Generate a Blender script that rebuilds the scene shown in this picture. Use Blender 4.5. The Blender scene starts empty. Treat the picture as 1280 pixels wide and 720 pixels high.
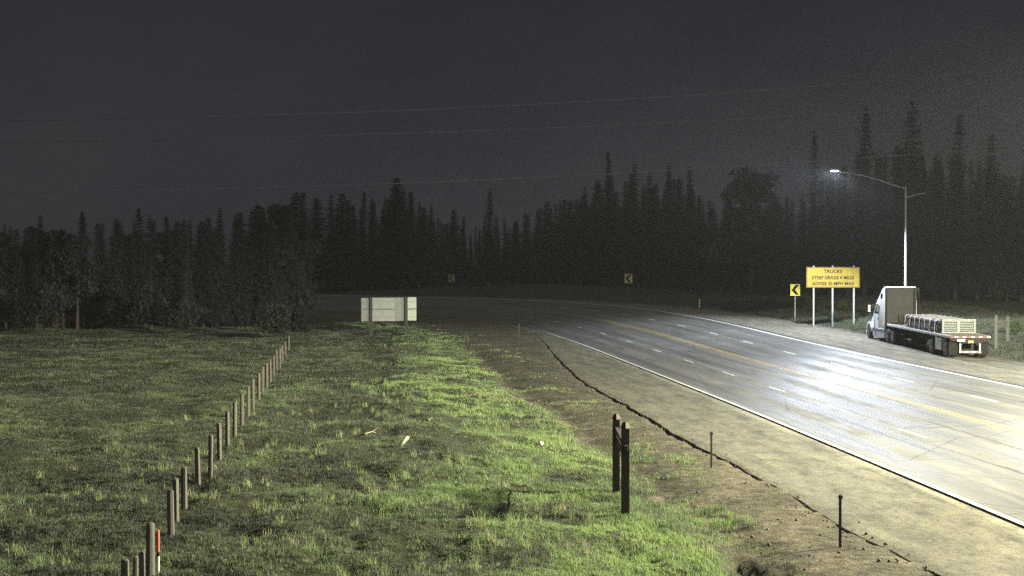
import bpy, bmesh, math, random
import numpy as np
from mathutils import Vector, Matrix

random.seed(7)
RNG = np.random.default_rng(11)
scene = bpy.context.scene
COL = scene.collection
R = math.radians

# ------------------------------------------------------------------ camera
F, H, YH = 1700.0, 6.2, 340.0            # focal length in photo pixels, eye height, horizon row
cam = bpy.data.cameras.new('camera')
cam.sensor_width = 36.0
cam.lens = 36.0 * F / 1280.0
cam.clip_start = 0.5
cam.clip_end = 4000
camo = bpy.data.objects.new('camera', cam)
COL.objects.link(camo)
camo.location = (0, 0, H)
camo.rotation_euler = (R(90) - math.atan((360 - YH) / F), 0, 0)
scene.camera = camo

# ------------------------------------------------------------------ numpy noise
def _hash(ix, iy, seed):
    n = (ix.astype(np.int64) * 374761393 + iy.astype(np.int64) * 668265263 + seed * 1274126177) & 0x7fffffff
    n = ((n ^ (n >> 13)) * 1274126177) & 0x7fffffff
    n = n ^ (n >> 16)
    return (n & 0xffff) / 65535.0

def vnoise(x, y, seed=0):
    x = np.asarray(x, float); y = np.asarray(y, float)
    ix = np.floor(x); iy = np.floor(y)
    fx = x - ix; fy = y - iy
    fx = fx * fx * (3 - 2 * fx); fy = fy * fy * (3 - 2 * fy)
    a = _hash(ix, iy, seed); b = _hash(ix + 1, iy, seed)
    c = _hash(ix, iy + 1, seed); d = _hash(ix + 1, iy + 1, seed)
    return (a * (1 - fx) + b * fx) * (1 - fy) + (c * (1 - fx) + d * fx) * fy

def fbm(x, y, seed=0, octv=4):
    t = 0; a = 0.5; n = 0
    for i in range(octv):
        t = t + a * vnoise(x * 2 ** i + 17.3 * i, y * 2 ** i + 9.1 * i, seed + i); n += a; a *= 0.5
    return t / n                          # 0..1

def sstep(a, b, x):
    t = np.clip((x - a) / (b - a), 0, 1)
    return t * t * (3 - 2 * t)

# ------------------------------------------------------------------ road frame
LE = np.array([(17.6, -40), (16.6, -25), (14.8, 0), (12.52, 33.3), (11.7, 45.2), (10.65, 60.2), (9.5, 74.2), (7.6, 97), (5.6, 119.8),
               (4.3, 131), (2.2, 150), (-1.0, 170), (-5.6, 187), (-13, 204), (-25, 221), (-42, 236), (-65, 248),
               (-100, 258), (-150, 266), (-210, 272)], float)

def smooth_curve(p, step=1.0):
    out = []
    for i in range(len(p) - 1):
        p0 = p[max(i - 1, 0)]; p1 = p[i]; p2 = p[i + 1]; p3 = p[min(i + 2, len(p) - 1)]
        for t in np.linspace(0, 1, 40, endpoint=False):
            out.append(0.5 * ((2 * p1) + (-p0 + p2) * t + (2 * p0 - 5 * p1 + 4 * p2 - p3) * t * t + (-p0 + 3 * p1 - 3 * p2 + p3) * t ** 3))
    out.append(p[-1]); out = np.array(out)
    d = np.r_[0, np.cumsum(np.hypot(*np.diff(out, axis=0).T))]
    s = np.arange(0, d[-1], step)
    q = np.c_[np.interp(s, d, out[:, 0]), np.interp(s, d, out[:, 1])]
    k = np.hanning(15); k /= k.sum()
    for c in range(2):
        pad = np.r_[2 * q[0, c] - q[1:8, c][::-1], q[:, c], 2 * q[-1, c] - q[-8:-1, c][::-1]]
        q[:, c] = np.convolve(pad, k, 'valid')
    return q

ST = smooth_curve(LE)
NS = len(ST)
TG = np.gradient(ST, axis=0); TG /= np.hypot(TG[:, 0], TG[:, 1])[:, None]
NR = np.c_[TG[:, 1], -TG[:, 0]]            # to the right of travel
BANK = np.interp(np.arange(NS), [0, 85, 100, 115, 130, 146, 171, 192, 240, NS],
                 [.03, .03, .035, .045, .055, .075, .112, .125, .13, .13])
# paved shoulder's eroded left edge (world points), as an offset v(s)
EDGE = np.array([(12.0, -40), (10.6, 0), (8.75, 27.7), (8.0, 32.9), (7.65, 39.1), (6.93, 45.8), (6.2, 52.6), (5.5, 61.4), (4.1, 75.2),
                 (3.5, 90), (3.1, 105), (2.7, 125), (2.4, 140)], float)

def locate(X, Y):
    X = np.ravel(X); Y = np.ravel(Y)
    idx = np.empty(len(X), int)
    for a in range(0, len(X), 20000):
        d = (X[a:a + 20000, None] - ST[None, :, 0]) ** 2 + (Y[a:a + 20000, None] - ST[None, :, 1]) ** 2
        idx[a:a + 20000] = d.argmin(1)
    dx = X - ST[idx, 0]; dy = Y - ST[idx, 1]
    v = dx * NR[idx, 0] + dy * NR[idx, 1]
    s = idx + dx * TG[idx, 0] + dy * TG[idx, 1]
    return s, v

_es, _ev = locate(EDGE[:, 0], EDGE[:, 1])
_o = np.argsort(_es)
def edge_v(s):
    base = np.interp(s, _es[_o], _ev[_o], right=-1.7)
    return base + (fbm(np.asarray(s) * .45, np.asarray(s) * 0 + 3.3, 5, 4) - .5) * .36

VR = 22.4                                   # right edge of the paved lay-by
def right_v(s):
    return VR + (fbm(np.asarray(s) * .3, np.asarray(s) * 0 + 8.3, 9, 3) - .5) * 1.2

def road_z(s, v):
    b = np.interp(s, np.arange(NS), BANK)
    return b * np.clip(v, 0, 14.7) - 0.012 * np.clip(v - 15, 0, 8)

# grass / dirt boundary (world)
GB = np.array([(-40, 215), (-14, 160), (-6.2, 132), (-3.2, 100), (-.9, 75), (1.63, 55.5), (2.98, 42), (3.93, 35), (4.48, 29.3), (5.2, 20), (7, 0), (9, -30)], float)
GB = GB[::-1]
def grass_dist(X, Y):
    """signed metres left of the grass boundary"""
    bx = np.interp(Y, GB[:, 1], GB[:, 0])
    return bx - X

def ground_all(X, Y, rough=True):
    X = np.ravel(np.asarray(X, float)); Y = np.ravel(np.asarray(Y, float))
    s, v = locate(X, Y)
    ev = edge_v(s); rv = right_v(s)
    z = road_z(s, v)
    on = (v > ev + .12) & (v < rv - .1)
    # left verge: dip at the broken pavement edge
    zl = -(.025 + .03 * sstep(.35, .65, fbm(s * .13, s * 0 + 5.5, 41, 3)) + .04 * sstep(44, 54, Y) * (1 - sstep(95, 125, Y))) * np.exp(-np.clip(ev - v, 0, 9) / .25)
    # right berm
    o = np.clip(v - rv, 0, 200)
    zr = 0.85 * sstep(0, 7, o) + 0.05 * np.clip(o - 7, 0, 40) - .03
    z = z + np.where(v < ev + .12, zl, 0) + np.where(v >= rv - .1, zr, 0)
    # ditch / culvert hollow at the bottom right of the grass
    dd = np.hypot((X - 4.75) / .62, (Y - 28.3) / 2.2)
    dd = dd + (fbm(X * 1.6, Y * .9, 77, 4) - .5) * 1.1
    z = z - .30 * (1 - sstep(.45, 1.25, dd))
    # shallow ditch line between grass and dirt
    gd = grass_dist(X, Y)
    z = z + np.where(v < ev, -.16 * np.exp(-((gd + .9) / .7) ** 2) * (Y < 110), 0)
    grass = sstep(-.9, .7, gd + (fbm(X * .5, Y * .35, 21, 4) - .5) * 3.2) * (v < ev)
    grass = np.maximum(grass, (v > rv + .6) * sstep(.3, .6, fbm(X * .5, Y * .4, 22, 3) + .25))
    if rough:
        amp = np.where(v < ev, .035 + .085 * grass, .05) * (~on)
        hum = sstep(.38, .66, fbm(X * .55, Y * .36, 35, 3)) * .085 - .07 * np.exp(-((X + .9 + .087 * Y) / .8) ** 2) * sstep(.42, .55, fbm(X * .9, Y * .45, 37, 3)) + sstep(.45, .7, fbm(X * 1.5, Y * .9, 36, 3)) * .045
        z = z + hum * grass * (v < ev) * sstep(-45, -10, X) * (1 - sstep(60, 140, Y) * .5)
        z = z + .24 * np.exp(-((gd - 4.6) / 2.6) ** 2) * (v < ev) * (1 - sstep(70, 120, Y))
        fade = np.clip(1 - (Y - 150) / 200, .15, 1)
        z = z + ((fbm(X * .8, Y * .55, 31, 4) - .5) * 2.6 * amp + (fbm(X * .16, Y * .12, 33, 2) - .5) * .35 * grass * (v < ev)) * fade
    z = np.where((v > ev) & (v < rv), z - np.where((v > ev + .4) & (v < rv - .4), .22, .05), z)
    return z, s, v, ev, rv, grass, gd, on

def gz(x, y):
    return float(ground_all([x], [y])[0][0])

# ------------------------------------------------------------------ mesh helpers
def link(name, me, mat=None, parent=None, smooth=False):
    o = bpy.data.objects.new(name, me)
    COL.objects.link(o)
    if mat is not None and not len(me.materials): me.materials.append(mat)
    if smooth:
        me.polygons.foreach_set('use_smooth', [True] * len(me.polygons))
    if parent is not None: o.parent = parent
    return o

def np_mesh(name, V, faces_flat, counts):
    me = bpy.data.meshes.new(name)
    V = np.asarray(V, np.float32)
    me.vertices.add(len(V)); me.vertices.foreach_set('co', V.ravel())
    faces_flat = np.asarray(faces_flat, np.int32); counts = np.asarray(counts, np.int32)
    me.loops.add(len(faces_flat)); me.loops.foreach_set('vertex_index', faces_flat)
    me.polygons.add(len(counts))
    st = np.r_[0, np.cumsum(counts)[:-1]].astype(np.int32)
    me.polygons.foreach_set('loop_start', st)
    me.update(calc_edges=True)
    return me

def grid_mesh(name, P):                      # P (n, m, 3)
    n, m = P.shape[:2]
    i = np.arange(n * m).reshape(n, m)
    q = np.stack([i[:-1, :-1], i[:-1, 1:], i[1:, 1:], i[1:, :-1]], -1).reshape(-1, 4)
    return np_mesh(name, P.reshape(-1, 3), q.ravel(), np.full(len(q), 4))

class MB:
    def __init__(self): self.bm = bmesh.new()
    def _add(self, ret, M):
        vs = [e for e in ret if isinstance(e, bmesh.types.BMVert)]
        bmesh.ops.transform(self.bm, matrix=M, verts=vs)
        return vs
    def box(self, c, s, rot=None, bev=0):
        t = bmesh.new()
        bmesh.ops.create_cube(t, size=1)
        bmesh.ops.transform(t, matrix=Matrix.Diagonal((s[0], s[1], s[2], 1)), verts=t.verts)
        if bev: bmesh.ops.bevel(t, geom=t.edges[:], offset=bev, segments=2, affect='EDGES', profile=.5)
        M = Matrix.Translation(c)
        if rot is not None: M = M @ rot
        bmesh.ops.transform(t, matrix=M, verts=t.verts)
        self.merge(t); return self
    def merge(self, t):
        me = bpy.data.meshes.new('tmp'); t.to_mesh(me); t.free()
        self.bm.from_mesh(me); bpy.data.meshes.remove(me)
    def tube(self, a, b, r0, r1=None, n=10, caps=True):
        a = Vector(a); b = Vector(b); r1 = r0 if r1 is None else r1
        d = b - a
        t = bmesh.new()
        bmesh.ops.create_cone(t, cap_ends=caps, segments=n, radius1=r0, radius2=r1, depth=d.length)
        M = Matrix.Translation((a + b) / 2) @ d.to_track_quat('Z', 'Y').to_matrix().to_4x4()
        bmesh.ops.transform(t, matrix=M, verts=t.verts)
        self.merge(t); return self
    def path(self, pts, radii, n=8):
        for i in range(len(pts) - 1):
            self.tube(pts[i], pts[i + 1], radii[i], radii[i + 1], n)
        return self
    def prism(self, poly, x0, x1, bev=0, axis='x'):
        t = bmesh.new()
        f = (lambda a, p: (a, p[0], p[1])) if axis == 'x' else ((lambda a, p: (p[0], a, p[1])) if axis == 'y' else (lambda a, p: (p[0], p[1], a)))
        A = [t.verts.new(f(x0, p)) for p in poly]; B = [t.verts.new(f(x1, p)) for p in poly]
        t.faces.new(A); t.faces.new(B[::-1])
        for i in range(len(poly)):
            j = (i + 1) % len(poly)
            t.faces.new((A[j], A[i], B[i], B[j]))
        bmesh.ops.recalc_face_normals(t, faces=t.faces)
        if bev: bmesh.ops.bevel(t, geom=t.edges[:], offset=bev, segments=2, affect='EDGES', profile=.5)
        self.merge(t); return self
    def lathe(self, prof, c, axis='x', n=24):   # prof [(along, r)]
        t = bmesh.new(); rings = []
        for a, r in prof:
            ring = []
            for k in range(n):
                th = 2 * math.pi * k / n
                p = (a, r * math.cos(th), r * math.sin(th)) if axis == 'x' else ((r * math.cos(th), a, r * math.sin(th)) if axis == 'y' else (r * math.cos(th), r * math.sin(th), a))
                ring.append(t.verts.new((p[0] + c[0], p[1] + c[1], p[2] + c[2])))
            rings.append(ring)
        for i in range(len(rings) - 1):
            for k in range(n):
                t.faces.new((rings[i][k], rings[i][(k + 1) % n], rings[i + 1][(k + 1) % n], rings[i + 1][k]))
        if prof[0][1] > 1e-4: t.faces.new(rings[0])
        if prof[-1][1] > 1e-4: t.faces.new(rings[-1])
        bmesh.ops.remove_doubles(t, verts=t.verts, dist=1e-5)
        bmesh.ops.recalc_face_normals(t, faces=t.faces)
        self.merge(t); return self
    def wobble(self, amp, freq=1.0, seed=0):
        for v in self.bm.verts:
            h = random.Random(hash((round(v.co.x * 50), round(v.co.y * 50), round(v.co.z * 50), seed)))
            v.co += Vector((h.uniform(-amp, amp), h.uniform(-amp, amp), h.uniform(-amp, amp)))
        return self
    def build(self, name, mat, parent=None, smooth=False):
        me = bpy.data.meshes.new(name)
        self.bm.to_mesh(me); self.bm.free()
        o = link(name, me, mat, parent, smooth)
        if smooth:
            try: me.set_sharp_from_angle(angle=R(40))
            except Exception: pass
        return o

def tag(o, label=None, cat=None, group=None, kind=None):
    if label: o['label'] = label
    if cat: o['category'] = cat
    if group: o['group'] = group
    if kind: o['kind'] = kind
    return o

def empty(name, loc, rz=0):
    o = bpy.data.objects.new(name, None)
    o.empty_display_size = .3
    COL.objects.link(o); o.location = loc; o.rotation_euler = (0, 0, rz)
    return o

def copy_tree(o, parent=None):
    c = o.copy(); COL.objects.link(c)
    c.parent = parent
    for ch in list(o.children): copy_tree(ch, c)
    return c

# ------------------------------------------------------------------ materials
def new_mat(name):
    m = bpy.data.materials.new(name); m.use_nodes = True
    nt = m.node_tree
    return m, nt, nt.nodes['Principled BSDF']

def N(nt, t, **kw):
    n = nt.nodes.new(t)
    for k, v in kw.items(): setattr(n, k, v)
    return n

def ramp(nt, fac, stops):
    r = N(nt, 'ShaderNodeValToRGB')
    e = r.color_ramp.elements
    while len(e) < len(stops): e.new(.5)
    for el, (p, c) in zip(e, stops):
        el.position = p; el.color = (*c, 1) if len(c) == 3 else c
    nt.links.new(fac, r.inputs[0])
    return r

def noise(nt, vec, scale, detail=4, rough=.6, stretch=None):
    n = N(nt, 'ShaderNodeTexNoise')
    n.inputs['Scale'].default_value = scale; n.inputs['Detail'].default_value = detail; n.inputs['Roughness'].default_value = rough
    if stretch is not None:
        mp = N(nt, 'ShaderNodeMapping'); mp.inputs['Scale'].default_value = stretch
        nt.links.new(vec, mp.inputs[0]); vec = mp.outputs[0]
    nt.links.new(vec, n.inputs['Vector'])
    return n

def mix(nt, fac, a, b, blend='MIX'):
    m = N(nt, 'ShaderNodeMix', data_type='RGBA', blend_type=blend)
    for sock, val in ((m.inputs[0], fac), (m.inputs[6], a), (m.inputs[7], b)):
        if hasattr(val, 'is_linked') or isinstance(val, bpy.types.NodeSocket): nt.links.new(val, sock)
        elif isinstance(val, (int, float)): sock.default_value = val
        else: sock.default_value = (*val, 1)
    return m.outputs[2]

def math_(nt, op, a, b=None, c=None):
    m = N(nt, 'ShaderNodeMath', operation=op)
    for i, v in enumerate((a, b, c)):
        if v is None: continue
        if isinstance(v, bpy.types.NodeSocket): nt.links.new(v, m.inputs[i])
        else: m.inputs[i].default_value = v
    return m.outputs[0]

def bump(nt, bs, h, strength=.4, dist=.02):
    b = N(nt, 'ShaderNodeBump'); b.inputs['Strength'].default_value = strength; b.inputs['Distance'].default_value = dist
    nt.links.new(h, b.inputs['Height']); nt.links.new(b.outputs[0], bs.inputs['Normal'])

def simple(name, a, b=None, scale=6, rough=.6, metal=0, bstr=.15, bdist=.01, stretch=None, coord='Object', spec=.5):
    m, nt, bs = new_mat(name)
    b = b or tuple(x * .7 for x in a)
    tc = N(nt, 'ShaderNodeTexCoord')
    n = noise(nt, tc.outputs[coord], scale, 5, .65, stretch)
    r = ramp(nt, n.outputs[0], [(.3, a), (.72, b)])
    nt.links.new(r.outputs[0], bs.inputs['Base Color'])
    bs.inputs['Roughness'].default_value = rough; bs.inputs['Metallic'].default_value = metal
    bs.inputs['Specular IOR Level'].default_value = spec
    if bstr: bump(nt, bs, n.outputs[0], bstr, bdist)
    return m

MAT = {}
MAT['post_wood'] = simple('weathered_wood', (.12, .11, .085), (.055, .05, .04), 9, .9, stretch=(6, 6, .8), bstr=.6)
MAT['brown_wood'] = simple('brown_stained_wood', (.042, .027, .022), (.026, .017, .014), 10, .75, stretch=(6, 6, .8), bstr=.4)
MAT['grey_wood'] = simple('grey_wood', (.095, .09, .076), (.06, .056, .048), 9, .85, stretch=(6, 6, .8), bstr=.4)
MAT['dark_post'] = simple('dark_sign_post', (.035, .035, .03), (.02, .02, .018), 8, .8)
MAT['alu'] = simple('aluminium_sheet', (.26, .27, .225), (.19, .20, .165), 3, .55, .15, bstr=.05)
MAT['alu_bright'] = simple('bright_aluminium_sheet', (.36, .39, .29), (.28, .31, .23), 3, .55, .1, bstr=.05)
MAT['alu_dull'] = simple('dull_aluminium_sheet', (.20, .205, .185), (.155, .16, .145), 3, .6, .15, bstr=.05)
MAT['galv'] = simple('galvanised_steel', (.20, .21, .20), (.14, .15, .145), 12, .5, .3, bstr=.05)
MAT['pole'] = simple('pale_galvanised_pole', (.30, .33, .31), (.22, .25, .235), 9, .55, .1, bstr=.03)
MAT['sign_yellow'] = simple('sign_yellow', (.165, .120, .018), (.125, .09, .014), 2.5, .7, bstr=0, spec=.12)
MAT['chev_yellow'] = simple('chevron_yellow', (.66, .56, .06), (.58, .48, .05), 3, .45, bstr=0)
MAT['chev_pale'] = simple('chevron_dull_yellow', (.27, .245, .12), (.2, .18, .09), 3, .5, bstr=0)  # duller, less saturated yellow for the two far chevrons
MAT['black'] = simple('matt_black', (.008, .008, .008), (.012, .012, .012), 5, .8, bstr=0, spec=.08)
MAT['rubber'] = simple('tyre_rubber', (.022, .021, .02), (.035, .033, .03), 8, .85, bstr=.2)
MAT['truck_white'] = simple('white_truck_paint', (.78, .80, .82), (.68, .69, .70), 1.5, .3, bstr=0)
MAT['truck_back'] = simple('grey_sleeper_back', (.036, .037, .034), (.027, .028, .026), 1.6, .8, bstr=.05, spec=.06)
MAT['truck_skirt'] = simple('blue_grey_skirt', (.36, .40, .46), (.28, .31, .36), 2, .4, bstr=.03)
MAT['truck_dark'] = simple('dark_chassis', (.015, .015, .016), (.025, .024, .022), 5, .8, bstr=.1, spec=.12)
MAT['rim'] = simple('polished_rim', (.62, .63, .62), (.45, .46, .45), 8, .3, .8, bstr=.05)
MAT['chrome'] = simple('chrome_steel', (.7, .7, .7), (.6, .6, .6), 5, .2, 1, bstr=0)
MAT['rail_white'] = simple('pale_aluminium_rail', (.85, .88, .92), (.7, .73, .76), 4, .5, 0, bstr=.03)
MAT['plank'] = simple('trailer_planks', (.20, .16, .11), (.10, .08, .055), 7, .85, stretch=(9, .6, 1), bstr=.4)
MAT['flap'] = simple('mud_flap_rubber', (.016, .016, .0145), (.011, .011, .010), 4, .9, bstr=.1, spec=.08)
MAT['toolbox'] = simple('pale_toolbox', (.58, .66, .66), (.46, .52, .52), 3, .45, .2, bstr=.03)
MAT['red_tape'] = simple('red_tape', (.13, .04, .03), (.09, .03, .025), 5, .4, bstr=0)
MAT['white_tape'] = simple('white_tape', (.30, .32, .28), (.22, .24, .21), 5, .4, bstr=0)
MAT['orange'] = simple('orange_plastic', (.42, .20, .04), (.32, .15, .03), 6, .5, bstr=0)
MAT['red_lens'] = simple('red_lamp_lens', (.35, .02, .015), (.25, .015, .01), 8, .25, bstr=0)
MAT['bag'] = simple('woven_bags', (.19, .17, .175), (.10, .09, .10), 5, .85, bstr=.3)
MAT['bag_pale'] = simple('pale_bags', (.32, .31, .34), (.18, .17, .195), 5, .85, bstr=.3)
MAT['wrap_red'] = simple('red_wrap', (.18, .035, .035), (.10, .03, .03), 6, .8, spec=.1)
MAT['wrap_dark'] = simple('dark_wrap', (.03, .022, .02), (.05, .037, .032), 6, .8, spec=.1)
MAT['wrap_pink'] = simple('pinkish_wrap', (.085, .048, .046), (.05, .032, .032), 6, .8, spec=.1)
MAT['strap'] = simple('white_strap', (.36, .35, .34), (.22, .21, .20), 9, .6, bstr=0)
MAT['rack'] = simple('pale_green_rack_paint', (.125, .14, .125), (.08, .092, .084), 6, .6, bstr=.05)
MAT['marker_orange'] = simple('orange_marker', (.55, .13, .05), (.42, .10, .05), 8, .6, bstr=0)
MAT['marker_white'] = simple('white_marker', (.62, .68, .55), (.5, .55, .45), 8, .6, bstr=0)
MAT['paper'] = simple('pale_litter', (.80, .76, .58), (.66, .6, .42), 9, .8)
MAT['seed'] = simple('white_seed_head', (.85, .85, .80), (.7, .7, .66), 30, .9)
MAT['dead_stem'] = simple('dead_stem', (.05, .035, .022), (.03, .02, .014), 12, .9)
MAT['dry_stick'] = simple('dry_stick', (.38, .34, .22), (.24, .2, .13), 12, .9)
MAT['bark'] = simple('conifer_bark', (.07, .05, .037), (.04, .03, .022), 5, .95, bstr=.6)
MAT['wire'] = simple('aluminium_cable', (.18, .18, .20), (.14, .14, .15), 3, .8, 0, bstr=0)
MAT['glass'] = simple('dark_cab_glass', (.015, .018, .022), (.02, .022, .026), 3, .08, bstr=0)

def foliage_mat(name, c0, c1, c2):
    m, nt, bs = new_mat(name)
    tc = N(nt, 'ShaderNodeTexCoord'); oi = N(nt, 'ShaderNodeObjectInfo')
    n = noise(nt, tc.outputs['Object'], 1.4, 4, .7)
    r = ramp(nt, n.outputs[0], [(.25, c0), (.5, c1), (.8, c2)])
    hv = N(nt, 'ShaderNodeHueSaturation')
    nt.links.new(r.outputs[0], hv.inputs['Color'])
    mr = N(nt, 'ShaderNodeMapRange'); mr.inputs[3].default_value = .65; mr.inputs[4].default_value = 1.35
    nt.links.new(oi.outputs['Random'], mr.inputs[0]); nt.links.new(mr.outputs[0], hv.inputs['Value'])
    nt.links.new(hv.outputs[0], bs.inputs['Base Color'])
    bs.inputs['Roughness'].default_value = .8; bs.inputs['Specular IOR Level'].default_value = .2
    return m
MAT['needles'] = foliage_mat('conifer_needles', (.024, .027, .024), (.035, .038, .033), (.050, .052, .045))
MAT['shrub'] = foliage_mat('shrub_leaves', (.012, .014, .012), (.018, .02, .016), (.026, .028, .022))
MAT['weed'] = foliage_mat('verge_leaves', (.025, .04, .018), (.04, .06, .025), (.055, .08, .035))

# ---- ground
def ground_mat():
    m, nt, bs = new_mat('ground_soil')
    geo = N(nt, 'ShaderNodeNewGeometry'); pos = geo.outputs['Position']
    at = N(nt, 'ShaderNodeAttribute', attribute_name='grass'); g = at.outputs['Fac']
    n1 = noise(nt, pos, .35, 6, .65); n2 = noise(nt, pos, 2.2, 6, .7); n3 = noise(nt, pos, 14, 4, .7)
    dirt = ramp(nt, n2.outputs[0], [(.30, (.035, .030, .020)), (.44, (.100, .092, .064)), (.58, (.165, .152, .106)), (.8, (.25, .235, .165))])
    big = ramp(nt, n1.outputs[0], [(.36, (.50, .52, .46)), (.62, (1.05, 1.02, .95))])
    d2 = mix(nt, 1.0, dirt.outputs[0], big.outputs[0], 'MULTIPLY')
    peb = ramp(nt, n3.outputs[0], [(.35, (.62, .62, .62)), (.7, (1.25, 1.25, 1.2))])
    d3 = mix(nt, 1.0, d2, peb.outputs[0], 'MULTIPLY')
    soil = ramp(nt, n2.outputs[0], [(.3, (.024, .026, .014)), (.55, (.055, .064, .032)), (.75, (.09, .10, .052))])
    c = mix(nt, g, d3, soil.outputs[0])
    nt.links.new(c, bs.inputs['Base Color'])
    bs.inputs['Roughness'].default_value = .95; bs.inputs['Specular IOR Level'].default_value = .15
    hsum = math_(nt, 'ADD', n2.outputs[0], math_(nt, 'MULTIPLY', n3.outputs[0], .35))
    bump(nt, bs, hsum, .9, .12)
    return m
MAT['ground'] = ground_mat()

def grass_mat():
    m, nt, bs = new_mat('grass_blades')
    at = N(nt, 'ShaderNodeAttribute', attribute_name='tint')
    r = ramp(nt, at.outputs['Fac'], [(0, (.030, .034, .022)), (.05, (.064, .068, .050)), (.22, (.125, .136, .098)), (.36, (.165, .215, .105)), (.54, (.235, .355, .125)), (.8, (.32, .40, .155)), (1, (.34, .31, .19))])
    nt.links.new(r.outputs[0], bs.inputs['Base Color'])
    bs.inputs['Roughness'].default_value = .6; bs.inputs['Specular IOR Level'].default_value = .2
    tr = N(nt, 'ShaderNodeBsdfTranslucent'); nt.links.new(r.outputs[0], tr.inputs['Color'])
    ms = N(nt, 'ShaderNodeMixShader'); ms.inputs[0].default_value = .38
    nt.links.new(bs.outputs[0], ms.inputs[1]); nt.links.new(tr.outputs[0], ms.inputs[2])
    nt.links.new(ms.outputs[0], nt.nodes['Material Output'].inputs['Surface'])
    return m
MAT['grass'] = grass_mat()

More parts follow.
